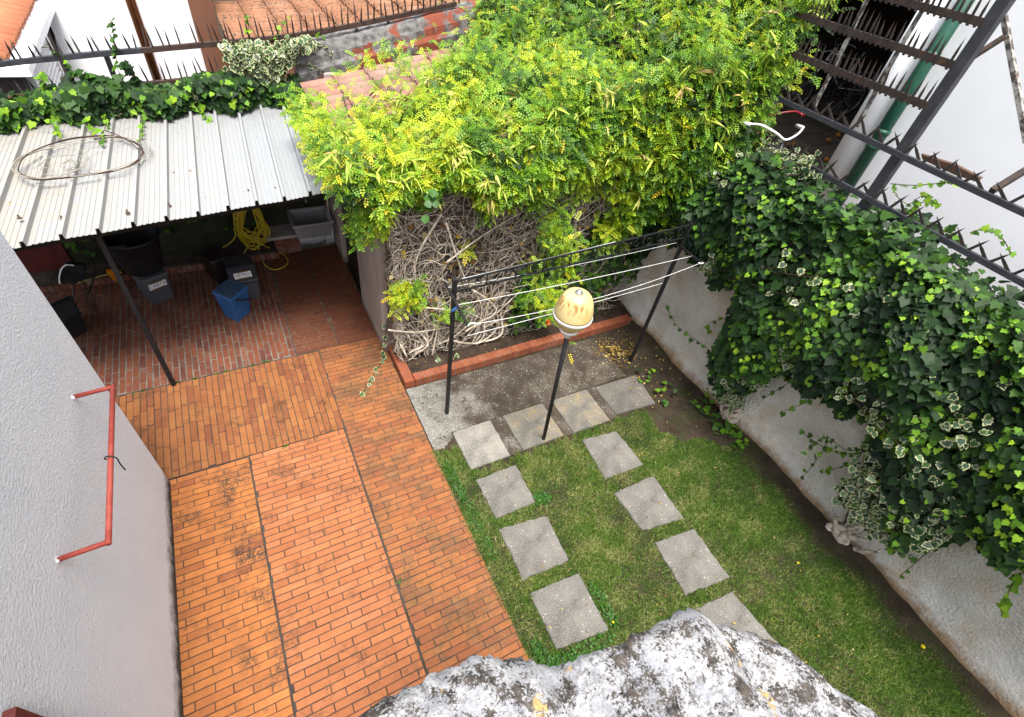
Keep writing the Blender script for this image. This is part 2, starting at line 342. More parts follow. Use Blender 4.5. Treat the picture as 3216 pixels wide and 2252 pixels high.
M['vinestem'] = pm('green_stem', (.12, .15, .03), (.24, .24, .07), 10, .7, .2)
M['orange'] = pm('orange_peel', (.62, .22, .01), (.70, .30, .02), 9, .45, .4, 0, .2, 200)
M['flower'] = pm('orange_flower', (.75, .10, .008), (.80, .18, .01), 20, .6, .2)
M['yflower'] = pm('yellow_flower', (.80, .62, .005), (.85, .68, .01), 20, .6, .2)
M['terrace'] = None
def pave_mat():
    m = NT('dark_terrace_paving'); b = m.n('TexBrick'); m.l(m.n('NewGeometry').outputs['Position'], b.inputs['Vector'])
    b.inputs['Scale'].default_value = 1; b.inputs['Brick Width'].default_value = .62; b.inputs['Row Height'].default_value = .42; b.inputs['Mortar Size'].default_value = .012
    b.inputs['Color1'].default_value = (.15, .12, .095, 1); b.inputs['Color2'].default_value = (.20, .165, .13, 1); b.inputs['Mortar'].default_value = (.06, .05, .04, 1)
    m.base(m.mix(.6, b.outputs[0], m.ramp(m.noise(6, 6, .7), [(.3, (.5, .5, .5)), (.7, (1.2, 1.2, 1.15))]), 'MULTIPLY')); m.rough(.85, .2); m.bump(m.noise(50, 4), .4, .005); return m.m
M['terrace'] = pave_mat()
M['shade'] = pm('shade_dark_timber', (.02, .016, .013), (.05, .04, .03), 5, .9, .1)  # near-black shade colour for the added terrace walls; also on the canopy beams
M['wire_d'] = pm('rusty_wire', (.06, .03, .022), (.11, .055, .04), 12, .7, .3)
M['wire_p'] = pm('pale_wire', (.36, .33, .26), (.46, .42, .34), 12, .6, .3)
M['cloth'] = pm('orange_cloth', (.75, .22, .005), (.80, .28, .01), 8, .8, .1)
M['tyre'] = pm('bicycle_rubber', (.012, .012, .012), (.025, .025, .025), 8, .8, .2)
M['steel'] = pm('bright_steel', (.55, .55, .56), (.65, .65, .66), 8, .3, .5, .7)
M['bikered'] = pm('red_paint', (.30, .01, .015), (.36, .02, .02), 8, .35, .5)
M['yellowstick'] = pm('yellow_handle', (.55, .42, .10), (.65, .5, .15), 8, .5, .3)
M['spade'] = pm('rusted_blade', (.10, .05, .03), (.17, .09, .055), 12, .7, .3, 0, .3, 60)
IVY = [(0, (.008, .026, .008)), (.3, (.020, .062, .012)), (.55, (.055, .150, .014)), (.8, (.15, .34, .018)), (1, (.34, .55, .03))]
M['ivy'] = leaf_mat('ivy_leaf', IVY, .55, .2, .25)
M['ivyv'] = leaf_mat('variegated_ivy_leaf', [(0, (.012, .04, .015)), (.5, (.02, .07, .025)), (1, (.06, .15, .03))], .4, .4, .2, 1.2, (.52, .53, .27))
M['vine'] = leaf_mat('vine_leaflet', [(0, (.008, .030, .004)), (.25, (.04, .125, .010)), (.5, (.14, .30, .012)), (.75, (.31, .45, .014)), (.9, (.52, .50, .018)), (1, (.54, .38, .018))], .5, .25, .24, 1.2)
M['pod'] = leaf_mat('seed_pod', [(0, (.20, .34, .03)), (.6, (.40, .50, .06)), (.85, (.50, .46, .14)), (1, (.42, .24, .10))], .6, .25, .2)
M['grass'] = leaf_mat('grass_blade', [(0, (.03, .075, .010)), (.4, (.075, .165, .018)), (.7, (.15, .26, .035)), (.86, (.30, .31, .09)), (1, (.52, .47, .25))], .6, .25, .25)
M['clover'] = leaf_mat('clover_leaf', [(0, (.02, .09, .008)), (1, (.07, .24, .012))], .5, .3, .25)
M['litter'] = leaf_mat('dry_leaf', [(0, (.12, .06, .025)), (.4, (.30, .17, .05)), (.75, (.52, .36, .05)), (1, (.60, .5, .25))], .8, .15, .1)
M['treeleaf'] = leaf_mat('citrus_leaf', [(0, (.01, .03, .008)), (.6, (.03, .09, .012)), (1, (.10, .22, .02))], .4, .4, .25)
# ------------------------------------------------------------------ ground, lawn base, paving
def grid(x0, x1, y0, y1, n, m, zf):
    X, Y = np.meshgrid(np.linspace(x0, x1, n+1), np.linspace(y0, y1, m+1), indexing='ij')
    Zv = np.array([zf(a, b) for a, b in zip(X.ravel(), Y.ravel())])
    I = np.arange((n+1)*(m+1)).reshape(n+1, m+1)
    F = np.stack([I[:-1, :-1], I[1:, :-1], I[1:, 1:], I[:-1, 1:]], -1).reshape(-1, 4)
    return np.stack([X.ravel(), Y.ravel(), Zv], 1), F
nz = lambda x, y, s, k=0.: mnoise.noise(Vector((x*s, y*s, k)))
struct(raw('ground', [(-80, -80, -.08), (80, -80, -.08), (80, 80, -.08), (-80, 80, -.08)], [(0, 1, 2, 3)], M['soil']))
V, F = grid(1.14, 4.95, -3, 4.5, 76, 150, lambda x, y: -.012+.012*nz(x, y, 1.6)+.008*nz(x, y, 7)+(.05*max(0, (x-4.35)/.4) if x > 4.35 else 0))
struct(raw('lawn_soil', V, F, M['soil'], smooth=True))
V, F = grid(1.2, 4.72, 3.9, 4.46, 60, 14, lambda x, y: .075+.03*nz(x, y, 2.5)+.015*nz(x, y, 9))
struct(raw('flower_bed', V, F, M['bed'], smooth=True))
def paving(name, x0, x1, y0, y1, along, m, mm, L=.25, w=.062, j=.007, dep=.006, run=.5, jit=.0012, keep=None):
    V = []; F = []
    a0, a1, b0, b1 = (x0, x1, y0, y1) if along == 'x' else (y0, y1, x0, x1)
    nr = max(1, round((b1-b0)/w)); ww = (b1-b0)/nr
    for r in range(nr):
        s = a0 - (L*(run*(r % 2) + (random.uniform(-.08, .08) if run == .5 else random.random())))
        while s < a1:
            p, q = max(s, a0)+j/2, min(s+L, a1)-j/2; s += L
            if q-p < .02: continue
            u, v = b0+r*ww+j/2+random.uniform(-jit, jit), b0+(r+1)*ww-j/2+random.uniform(-jit, jit)
            z = random.uniform(-jit, jit); c = .0022; n = len(V); q += random.uniform(-jit, jit)
            if keep and not keep((p+q)/2, (u+v)/2): continue
            rect = lambda e, zz: [(p+e, u+e, zz), (q-e, u+e, zz), (q-e, v-e, zz), (p+e, v-e, zz)]
            k = rect(0, -dep) + rect(0, z-.0015) + rect(c, z+random.uniform(-.0004, .0004))
            if along == 'y': k = [(b, a, zz) for a, b, zz in k]
            V += k
            for h in (0, 4): F += [(n+h+i, n+h+(i+1) % 4, n+h+4+(i+1) % 4, n+h+4+i) for i in range(4)]
            F.append((n+8, n+9, n+10, n+11))
    if along == 'y': F = [f[::-1] for f in F]
    struct(raw(name, V, F, m))
    z = -dep+.0015
    struct(raw('paving_mortar', [(x0, y0, z), (x1, y0, z), (x1, y1, z), (x0, y1, z)], [(0, 1, 2, 3)], mm))
paving('brick_paving', -1.3, -.566, -2, 3.46, 'x', M['brick1'], M['mortard'])
paving('brick_paving', -.556, .372, -2, 3.47, 'x', M['brick2'], M['mortard'], j=.008)
paving('brick_paving', .385, 1.155, -2, 4.753, 'x', M['brick3'], M['mortard'], L=.24, w=.0605, j=.007, jit=.002)
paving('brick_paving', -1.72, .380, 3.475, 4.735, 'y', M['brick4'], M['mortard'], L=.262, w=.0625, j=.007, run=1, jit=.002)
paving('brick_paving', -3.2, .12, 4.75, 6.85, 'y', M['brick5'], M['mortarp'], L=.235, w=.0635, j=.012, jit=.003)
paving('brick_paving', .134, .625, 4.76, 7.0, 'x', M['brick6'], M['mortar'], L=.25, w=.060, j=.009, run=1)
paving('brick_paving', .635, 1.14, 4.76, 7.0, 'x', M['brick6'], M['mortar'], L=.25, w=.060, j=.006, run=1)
# wrap-around joint sheet under the gaps between strips
struct(raw('paving_bed', [(-3.2, -2, -.012), (1.156, -2, -.012), (1.156, 7.1, -.012), (-3.2, 7.1, -.012)], [(0, 1, 2, 3)], M['mortard']))
# concrete pad under the clothesline
def slab_mesh(corners, h, n=14, amp=.004, edge=.007, z0=-.03):
    c = [np.array(p, float) for p in corners]; V = []; F = []
    rag = lambda x, y: edge*(nz(x, y, 16)+.6*nz(x, y, 45))
    for k in range(3):
        for i in range(n+1):
            for j in range(n+1):
                u, v = i/n, j/n
                if k == 1: u, v = .012+u*.976, .012+v*.976
                p = (c[0]*(1-u)*(1-v)+c[1]*u*(1-v)+c[2]*u*v+c[3]*(1-u)*v)
                if k == 1: V.append((p[0]+rag(p[0], p[1])*(1 if i in (0, n) else 0), p[1]+rag(p[1], p[0]+3)*(1 if j in (0, n) else 0), h+amp*nz(p[0], p[1], 9)))
                elif k == 0: V.append((p[0]+rag(p[0], p[1]), p[1]+rag(p[1], p[0]+3), h-.01))
        if k == 1: break
    N = (n+1)**2; I = lambda k, i, j: k*N+i*(n+1)+j
    for i in range(n):
        for j in range(n): F.append((I(1, i, j), I(1, i+1, j), I(1, i+1, j+1), I(1, i, j+1)))
    ring = [(i, 0) for i in range(n)]+[(n, j) for j in range(n)]+[(i, n) for i in range(n, 0, -1)]+[(0, j) for j in range(n, 0, -1)]
    base = len(V)
    for (i, j) in ring: p = V[I(0, i, j)]; V.append((p[0], p[1], z0))
    m = len(ring)
    for a in range(m):
        b = (a+1) % m
        F.append((I(0, *ring[a]), I(0, *ring[b]), I(1, *ring[b]), I(1, *ring[a]))); F.append((base+a, base+b, I(0, *ring[b]), I(0, *ring[a])))
    return V, F
V, F = slab_mesh([(1.165, 2.50), (1.165, 3.74), (4.02, 3.74), (3.98, 2.96)][::-1], .004, 40, .006, .02)
V, F = grid(1.165, 4.0, 2.99, 3.76, 90, 30, lambda x, y: .004+.006*nz(x, y, 5)+.004*nz(x, y, 14)-(.03 if x > 3.9 else 0))
struct(raw('concrete_pad', V, F, M['pad'], smooth=True))
V, F = grid(1.165, 1.42, 2.78, 2.99, 16, 12, lambda x, y: .004+.006*nz(x, y, 5)-(.04 if (y < 2.84 and nz(x, y, 9) > -.1) or (x-1.165) > (y-2.74)*1.3 else 0))
struct(raw('concrete_pad', V, F, M['pad'], smooth=True))
SL = [([(1.43, 2.47), (1.90, 2.47), (1.90, 2.985), (1.43, 2.985)], 'slabw', 'pale worn concrete slab touching the grass, at the patio end of the row of four'),
      ([(2.06, 2.475), (2.60, 2.475), (2.60, 2.985), (2.06, 2.985)], 'slaby', 'yellow lichened concrete slab beside the foot of the lamp post'),
      ([(2.72, 2.46), (3.24, 2.46), (3.24, 2.98), (2.72, 2.98)], 'slaby', 'yellow lichened concrete slab between the lamp post slab and the plain dark slab'),
      ([(3.36, 2.50), (3.95, 2.46), (4.02, 2.95), (3.36, 2.97)], 'slabd', 'plain dark grey concrete slab at the wall end of the row of four')]
for c, mk, lb in SL:
    V, F = slab_mesh(c, .012, 14, .004, .004); tag(raw('concrete_slab', V, F, M[mk]), lb, 'slab', 'concrete slabs in a row under the clothesline')
for a in ((1.905, 2.47, 2.055, 2.985), (2.605, 2.46, 2.715, 2.985), (3.245, 2.46, 3.355, 2.985)):
    struct(raw('concrete_pad', *grid(a[0], a[2], a[1], a[3], 8, 20, lambda x, y: .001+.006*nz(x, y, 12)), M['pad'], smooth=True))
H2 = 4.5
ST = [([(1.43, 1.87), (1.885, 1.87), (1.90, 2.345), (1.43, 2.335)], 'stepping stone nearest the pale slab, in the row beside the brick patio'),
      ([(1.40, 1.245), (1.885, 1.22), (1.915, 1.70), (1.405, 1.765)], 'middle stepping stone in the row beside the brick patio'),
      ([(1.39, .63), (1.88, .565), (1.905, 1.085), (1.40, 1.12)], 'stepping stone nearest the stone ledge, beside the brick patio, clover along its edge'),
      ([(2.72, 1.81), (3.235, 1.79), (3.215, 2.29), (2.755, 2.345)], 'pale stepping stone closest to the lamp post, in the row near the plaster wall'),
      ([(2.73, 1.17), (3.22, 1.10), (3.245, 1.635), (2.70, 1.635)], 'second stepping stone from the lamp post, in the row near the plaster wall'),
      ([(2.71, .50), (3.225, .44), (3.245, .965), (2.765, 1.025)], 'third stepping stone from the lamp post, in the row near the plaster wall'),
      ([(2.70, -.20), (3.21, -.20), (3.15, .34), (2.72, .37)], 'stepping stone half hidden behind the peak of the stone ledge')]
for c, lb in ST:
    V, F = slab_mesh(c, .012, 14, .004, .012); tag(raw('stepping_stone', V, F, M['slab']), lb, 'stepping stone', 'stepping stones across the lawn')
# ------------------------------------------------------------------ brick edging of the flower bed
def kerb(name, p, q, label, n, w=.115, h=.115):
    p = np.array(p); q = np.array(q); d = (q-p)/n; L = np.linalg.norm(d); dd = d/L; s = np.array([-dd[1], dd[0], 0]); mb = MB(); g = .007
    for i in range(n):
        a = p+d*i+dd*g/2; b = p+d*(i+1)-dd*g/2; z = h+random.uniform(-.002, .002); o = s*random.uniform(-.002, .002)
        mb.hexa([a+o, b+o, b+s*w+o, a+s*w+o], [v+np.array([0, 0, z]) for v in (a+o, b+o, b+s*w+o, a+s*w+o)])
    t = thing(name, label, 'brick edging', tuple((p+q)/2))
    mb.build('bricks', M['brickk'], t, bevel=.003)
    m = MB(); a, b = p+s*.003+dd*.006, q+s*.003-dd*.006; w2 = w-.006
    m.hexa([a, b, b+s*w2, a+s*w2], [v+np.array([0, 0, h-.006]) for v in (a, b, b+s*w2, a+s*w2)]).build('mortar', M['mortarp'], t)
kerb('brick_edging', (1.285, 3.775, -.01), (4.58, 3.83, -.01), 'long low red brick edging along the front of the flower bed', 51)
kerb('brick_edging', (1.28, 3.775, -.01), (1.28, 4.44, -.01), 'short low red brick edging between patio and flower bed', 10)
# ------------------------------------------------------------------ house with white wall on the left
h = thing('white_house', 'white rough plastered house wall beside the brick patio', 'house', (-3.2, 1.2, -.05))
m = MB(); n = 60
m.box(-5.2, -1.24, -1.5, 3.42, -.05, 3.3).build('wall', M['white'], h)
m = MB(); m.box(-1.26, -1.20, -1.0, 1.06, 1.0, 2.06).build('window_surround', M['redpaint'], h, bevel=.004)
b = thing('rail_bracket', 'red painted pipe rail projecting from the white house wall', 'rail', (-1.24, 2.36, 1.79))
m = MB()
P1 = at('V', 165, 890, X=-1.235); P2 = at('V', 253, 868, Z=P1[2]); Q1 = at('V', 130, 1255, X=-1.235); Q2 = at('V', 243, 1215, Z=Q1[2])
MB().tube([P1, P2], .014, 12).build('arm', M['redpipe'], b, True); MB().tube([Q1, Q2], .014, 12).build('arm', M['redpipe'], b, True)
for q_ in (P1, Q1): MB().lathe([(.012, -.014), (.017, 0), (.012, .012)], q_+[.0, 0, 0], 10).build('fixing', M['white'], b, True)
dd = (Q2-P2)/np.linalg.norm(Q2-P2); MB().tube([P2-dd*.014, Q2+dd*.014], .0145, 12).build('bar', M['redpipe'], b, True)
pc = P2*.48+Q2*.52; hk = [pc+np.array(v) for v in ((-.028, .02, -.02), (-.03, .01, .0), (-.012, .004, .022), (.012, -.004, .022), (.03, -.012, .0), (.034, -.03, -.03), (.045, -.05, -.075))]
tag(MB().tube(spline(hk, 6), .004, 8).build('hook', M['black'], None, True), 'black metal hook hanging over the red pipe rail', 'hook')
# ------------------------------------------------------------------ weathered stone ledge under the camera
outl = [at('V', x, y, Z=3.42)[:2] for x, y in ((760, 1640), (905, 1545), (1010, 1500), (1075, 1476), (1150, 1470), (1200, 1477), (1250, 1490), (1300, 1474), (1400, 1432), (1540, 1372), (1575, 1385), (1602, 1405), (1650, 1408), (1700, 1425), (1750, 1455), (1830, 1515), (1900, 1570), (1960, 1640))]
outl = spline([np.array([p[0], p[1], 0]) for p in outl], 8)
V = []; F = []; nr = 46; no = len(outl); cen = np.array([.45, -.75, 0])
for i in range(nr):
    t = i/(nr-1)
    for p in outl:
        q = np.array([p[0], p[1], 0]); back = np.array([cen[0]+(p[0]-cen[0])*1.25, -1.3, 0])
        e = q*(1-t)+back*t; g = nz(e[0], e[1], 9)*.014+nz(e[0], e[1], 28)*.010+nz(e[0], e[1], 70)*.006
        out_j = (np.array([nz(p[0], p[1], 40), nz(p[1], p[0], 40, 3), 0])*.010+np.array([nz(p[0], p[1], 110), nz(p[1], p[0], 110, 3), 0])*.007)*math.exp(-t/.2)
        dz = -.035*math.exp(-t/.03)+(-.02*math.exp(-t/.15))
        tr = math.exp(-((e[0]-.30)/.05)**2)*-.035 + math.exp(-((e[0]-.60-e[1]*.15)/.03)**2)*.022 + math.exp(-((e[0]-.66)/.04)**2)*-.02
        V.append((e[0]+out_j[0], e[1]+out_j[1], 3.48+g+dz+tr))
for i in range(nr-1):
    for j in range(no-1): F.append((i*no+j, (i+1)*no+j, (i+1)*no+j+1, i*no+j+1))
k = len(V)
for j in range(no): V.append((V[j][0]-.01, V[j][1]-.03, 3.2))
for j in range(no-1): F.append((j, j+1, k+j+1, k+j))
tag(raw('stone_ledge', V, F, M['stone'], smooth=True), 'white weathered stone ledge blotched with black lichen in the foreground', 'stone ledge')
# ------------------------------------------------------------------ right boundary wall
WX = 4.74
def wall_pt(y, z):
    o = .05*nz(y, z, 1.3)+.018*nz(y, z, 5)+.007*nz(y, z, 18)
    o += .06*math.exp(-(z/.12)**2)*(nz(y, 3, 2.2)+.25)
    return (WX-o-.05*max(0, .35-z)/.35, y, z)
ny, nzz = 150, 60; V = [wall_pt(-3+8.0*i/ny, -.05+2.5*j/nzz) for i in range(ny+1) for j in range(nzz+1)]
F = [(i*(nzz+1)+j, i*(nzz+1)+j+1, (i+1)*(nzz+1)+j+1, (i+1)*(nzz+1)+j) for i in range(ny) for j in range(nzz)]
k = len(V); V += [(5.0, -3+8*i/ny, 2.45) for i in range(ny+1)]
F += [(i*(nzz+1)+nzz, k+i, k+i+1, (i+1)*(nzz+1)+nzz) for i in range(ny)]
tag(raw('plaster_wall', V, F, M['cream'], smooth=True), 'rough cream plaster retaining wall under the dark ivy', 'wall')
TRK = []
for (y, s, lb) in ((2.0, .13, 'knotted old ivy trunk at the wall foot nearer the clothesline'), (.22, .15, 'knotted old ivy trunk at the wall foot below the variegated clump')):
    m = MB()
    for i in range(7):
        p = [(WX-.09+random.uniform(-.05, .05), y+random.uniform(-s, s), -.03)]
        for q in range(5): l = p[-1]; p.append((min(WX-.03, l[0]+random.uniform(-.05, .03)), l[1]+random.uniform(-.06, .06), l[2]+.07))
        m.tube(spline(p, 4), np.linspace(.05, .016, len(spline(p, 4)))*random.uniform(.6, 1.1), 7)
    TRK.append(m)
# ------------------------------------------------------------------ outbuilding
sh = thing('outbuilding', 'small pink plastered outbuilding with clay tiles under the flowering vine', 'outbuilding', (2.9, 5.8, 0))
m = MB()
m.box(1.12, 1.26, 4.46, 5.47, -.02, 2.2).box(1.12, 1.26, 6.5, 7.14, -.02, 2.2).box(1.12, 1.26, 5.47, 6.5, 2.0, 2.2)
m.box(1.263, 4.70, 4.463, 4.62, -.02, 2.3).box(1.265, 4.7, 7.0, 7.13, -.02, 2.4).build('wall', M['pink'], sh)
d = MB().box(1.19, 1.23, 5.47, 6.5, 0, 2.0).build('door', M['door'], sh, bevel=.003)
hp = at('E2', 1920, 490, X=1.15)
MB().tube([hp+[.04, 0, 0], hp, hp+[0, .10, .0], hp+[-.0, .12, .03]], .008, 8).build('handle', M['black'], d, True)
def tiles(org, up, ac, nu, na, L, pitch, m, name, parent, r=.055, lift=.018):
    """rows of barrel tiles; up = up the slope, ac = across"""
    org, up, ac = (np.array(v, float) for v in (org, up, ac)); up /= np.linalg.norm(up); ac /= np.linalg.norm(ac); nn = np.cross(up, ac); nn *= np.sign(nn[2])
    V = []; F = []; K = 8
    for j in range(na):
        for i in range(nu):
            for kind in (0, 1):
                n0 = len(V); jt = random.uniform(-.004, .004)
                for e in (0, 1):
                    s = i*L+(L*1.08 if e else 0); rr = (1 if e == 0 else .86); zz = lift if e == 0 else .004
                    for k in range(K+1):
                        th = math.pi*k/K; w = pitch*.40*rr if kind == 0 else pitch*.36
                        o = ac*((j+(.5 if kind else 0))*pitch - w*math.cos(th)+jt)
                        hgt = r*math.sin(th)*rr if kind == 0 else -.5*r*math.sin(th)+.012
                        V.append(org+up*(s+jt*2)+o+nn*(hgt+zz))
                for k in range(K): F.append((n0+k, n0+k+1, n0+K+2+k, n0+K+1+k))
    o = raw(name, V, F, m, parent, smooth=True); sm = o.modifiers.new('Solid', 'SOLIDIFY'); sm.thickness = .012; sm.offset = -1
    return o
tiles((.97, 4.40, 2.24), (1, 0, .215), (0, 1, 0), 10, 14, .40, .19, M['tile_pink'], 'roof_tiles', sh, r=.078)
m = MB(); m.hexa([(1.0, 4.42, 2.17), (4.9, 4.42, 2.98), (4.9, 7.04, 2.98), (1.0, 7.04, 2.17)], [(1.0, 4.42, 2.215), (4.9, 4.42, 3.03), (4.9, 7.04, 3.03), (1.0, 7.04, 2.215)]).build('roof_deck', M['pink'], sh)
# boundary parapet behind its roof
V = []; F = []; n = 60
for i in range(n+1):
    x = .98+4.2*i/n; b = 2.40+.225*(x-1.08); t = b+.24+.012*nz(x, 0, 6); w = .02*nz(x, 1, 4)
    V += [(x, 7.06+w, b-.4), (x, 7.06+w, b), (x, 7.10+w, b+.05), (x, 7.11+w, b+.13), (x, 7.18, t), (x, 7.40, t+.015), (x, 7.42, b-.4)]
for i in range(n): F += [(i*7+k, i*7+k+1, i*7+8+k, i*7+7+k) for k in range(6)]
F.append(tuple(range(7)))
tag(raw('parapet', V, F, M['capping']), 'mouldy grey parapet with flaking red paint behind the outbuilding roof', 'parapet')
# ------------------------------------------------------------------ back wall under the canopy, plinth
bw = thing('back_wall', 'dark mossy boundary wall under the metal canopy', 'wall', (-.9, 7.25, 0))
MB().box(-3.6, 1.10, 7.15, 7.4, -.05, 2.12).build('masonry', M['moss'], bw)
MB().box(-3.4, -2.12, 7.12, 7.146, .13, 1.4).build('red_panel', M['redpaint'], bw)
pl = MB(); x = -3.4
while x < .25:
    pl.box(x, x+.058, 6.84, 7.1, 0, .10); x += .066
t = thing('brick_plinth', 'low worn brick plinth along the foot of the mossy wall', 'plinth', (-1.5, 6.95, 0))
pl.build('bricks', M['brickold'], t, bevel=.004); MB().box(-3.4, .26, 6.846, 7.14, -.01, .094).build('mortar', M['mortard'], t); MB().box(-3.4, .26, 6.83, 7.14, .104, .135).build('cap', M['mortard'], t, bevel=.006)
# ------------------------------------------------------------------ metal canopy
cp = thing('canopy', 'corrugated galvanised metal canopy on a black post', 'canopy', (-1.16, 4.72, 0))
def roofp(u, v, dz=0):   # u: metres across (0 = right edge), v: 0 front .. 1 back
    fx = .86-u; bx = 1.0-u*1.03
    x = fx*(1-v)+bx*v; yf = 4.57+.1*(fx+1.63); y = yf*(1-v)+7.16*v; z = (1.93+.028*(fx+1.63))*(1-v)+(1.95+.045*(bx+1.9))*v
    return np.array([x, y, z+dz])
prof = []; pitch = .243; nrib = 17
for i in range(nrib):
    o = i*pitch
    prof += [(o, 0), (o+.006, .046), (o+.026, .046), (o+.034, 0)]
    for q in (.075, .115, .155, .195): prof += [(o+q, 0), (o+q+.004, .0055), (o+q+.012, .0055), (o+q+.016, 0)]
prof.append((nrib*pitch, 0)); V = []; F = []; nv = 12
for (u, hgt) in prof:
    for j in range(nv+1):
        p = roofp(u, j/nv, hgt); p[2] += .006*nz(p[0], p[1], 1.4); p[1] += (.008*math.sin(u*9)*(j == 0)); V.append(p)
F = [(i*(nv+1)+j, (i+1)*(nv+1)+j, (i+1)*(nv+1)+j+1, i*(nv+1)+j+1) for i in range(len(prof)-1) for j in range(nv)]
o = raw('roof_sheet', V, F, M['sheet'], cp); s = o.modifiers.new('Solid', 'SOLIDIFY'); s.thickness = .0035; s.offset = -1
roof = o
pt = at('V', 226, 546, Y=4.70); MB().bar((-1.157, 4.716, 0), (pt[0], 4.74, 1.90), .042).build('post', M['black'], cp, bevel=.003)
MB().bar(roofp(-.0, .03, -.035), roofp(4.0, .03, -.035), .04, .05).build('beam', M['shade'], cp)
MB().bar(roofp(-.0, .62, -.035), roofp(4.0, .62, -.035), .04, .05).build('beam', M['shade'], cp)
for k, x, y in (('C1', 125, 1425), ('C1', 405, 1430), ('C1', 835, 1390), ('C1', 1108, 1345), ('C1', 1805, 1240), ('C1', 1630, 1255), ('C1', 1703, 1030)):
    p = at(k, x, y, Z=1.985); MB().lathe([(.018, 0), (.018, .004), (.009, .006), (.008, .03)], p-[0, 0, .01], 8).build('screw', M['wire_d'], roof, True)
pts = [at('C1', x, y, Z=2.035) for x, y in ((120, 1110), (160, 1030), (290, 960), (480, 910), (690, 895), (830, 915), (920, 965), (935, 1020), (880, 1075), (760, 1120), (560, 1150), (400, 1170), (240, 1180), (150, 1150))]
pts2 = [p+np.array([random.uniform(-.015, .015), random.uniform(-.015, .015), .008]) for p in pts]
m = MB(); m.tube(spline(pts, 6, True), .0055, 6, True); m.tube(spline(pts2, 6, True), .005, 6, True)
m.tube(spline([at('C1', x, y, Z=2.045) for x, y in ((680, 855), (760, 880), (850, 930), (920, 990))], 5), .005, 6)
tag(m.build('wire_hoop', M['wire_d'], None, True), 'large dark rusty wire hoop lying on the metal canopy', 'wire')
m = MB(); loops = [((530, 1040), 440, 110, 0), ((530, 1035), 455, 120, 6), ((330, 1070), 240, 95, 3), ((760, 1020), 230, 95, 2), ((450, 1085), 45, 30, 0), ((455, 1090), 40, 34, 1), ((460, 1075), 50, 28, 2), ((300, 1085), 30, 18, 1), ((400, 1080), 170, 60, 4)]
for (c, a, bb, k) in loops:
    q = []
    for i in range(14):
        th = i*2*math.pi/14; q.append(at('C1', c[0]+a*math.cos(th)+random.uniform(-12, 12), c[1]+bb*math.sin(th)-.14*a*math.cos(th)+random.uniform(-5, 5), Z=2.03+random.uniform(0, .025)))
    m.tube(spline(q, 5, True), .0034, 5, True)
m.tube(spline([at('C1', x, y, Z=2.035) for x, y in ((160, 1165), (260, 1210), (340, 1225), (410, 1255))], 5), .0022, 5)
tag(m.build('wire_tangle', M['wire_p'], None, True), 'tangle of thin pale wire inside the rusty hoop on the canopy', 'wire')
# ------------------------------------------------------------------ things under the canopy
def frustum(q0, q1, z0, z1): return MB().hexa([(x, y, z0) for x, y in q0], [(x, y, z1) for x, y in q1])
def rect(cx, cy, w, d, a):
    c, s = math.cos(a), math.sin(a); return [(cx+c*u*w/2-s*v*d/2, cy+s*u*w/2+c*v*d/2) for u, v in ((-1, -1), (1, -1), (1, 1), (-1, 1))]
def text(s, org, ux, uy, size, parent, m, name='lettering'):
    cu = bpy.data.curves.new('t', 'FONT'); cu.body = s; cu.size = size; cu.extrude = .0006; cu.align_x = 'CENTER'; cu.align_y = 'CENTER'
    ob = bpy.data.objects.new('t', cu); C.objects.link(ob); dg = bpy.context.evaluated_depsgraph_get(); me = bpy.data.meshes.new_from_object(ob.evaluated_get(dg))
    ux = np.array(ux, float); uy = np.array(uy, float); ux /= np.linalg.norm(ux); uy /= np.linalg.norm(uy); n = np.cross(ux, uy)
    V = [np.array(org)+ux*v.co.x*.88+uy*v.co.y+n*(v.co.z+.0012) for v in me.vertices]; F = [tuple(p.vertices) for p in me.polygons]
    C.objects.unlink(ob); bpy.data.objects.remove(ob)
    return raw(name, V, F, m, parent)
def sticker(s, org, ux, uy, w, hh, parent, size):
    ux = np.array(ux, float); uy = np.array(uy, float); ux /= np.linalg.norm(ux); uy = uy-ux*(ux@uy); uy /= np.linalg.norm(uy); n = np.cross(ux, uy); org = np.array(org)
    def patch(cx, cy, a, b, l): return [org+ux*(cx+i*a/2)+uy*(cy+j*b/2)+n*l for i, j in ((-1, -1), (1, -1), (1, 1), (-1, 1))]
    m = MB(); m.hexa(patch(0, 0, w, hh, .0004), patch(0, 0, w, hh, .001)); lb = m.build('label', M['label'], parent)
    for cxx, sg in ((.0, 1), (.01, -1)): MB().hexa(patch(cxx, sg*hh*.55, w*.7, hh*.22, .0012), patch(cxx, sg*hh*.55, w*.7, hh*.22, .0016)).build('tape', M['tape'], lb)
    text(s, org+n*.001, ux, uy, size, lb, M['ink'])
# paper bin
a = R(24); bc = (-1.255, 6.40); t = thing('recycling_bin', 'grey plastic bin with a white CARTA label under the black tub', 'bin', (*bc, 0))
q0, q1 = rect(*bc, .24, .32, a), rect(*bc, .29, .38, a); frustum(q0, q1, 0, .39).build('body', M['grey_pl'], t, bevel=.01)
frustum(rect(*bc, .31, .40, a), rect(*bc, .30, .39, a), .39, .41).build('lid', M['grey_pl'], t, bevel=.006)
f0 = (np.array([*q0[0], 0])+np.array([*q0[1], 0]))/2; f1 = (np.array([*q1[0], .39])+np.array([*q1[1], .39]))/2; ux = np.array([math.cos(a), math.sin(a), 0]); uy = f1-f0
nrm = np.cross(ux, uy/np.linalg.norm(uy)); sticker('CARTA', f0+uy*.72+nrm*.003, ux, uy, .20, .085, t, .068)
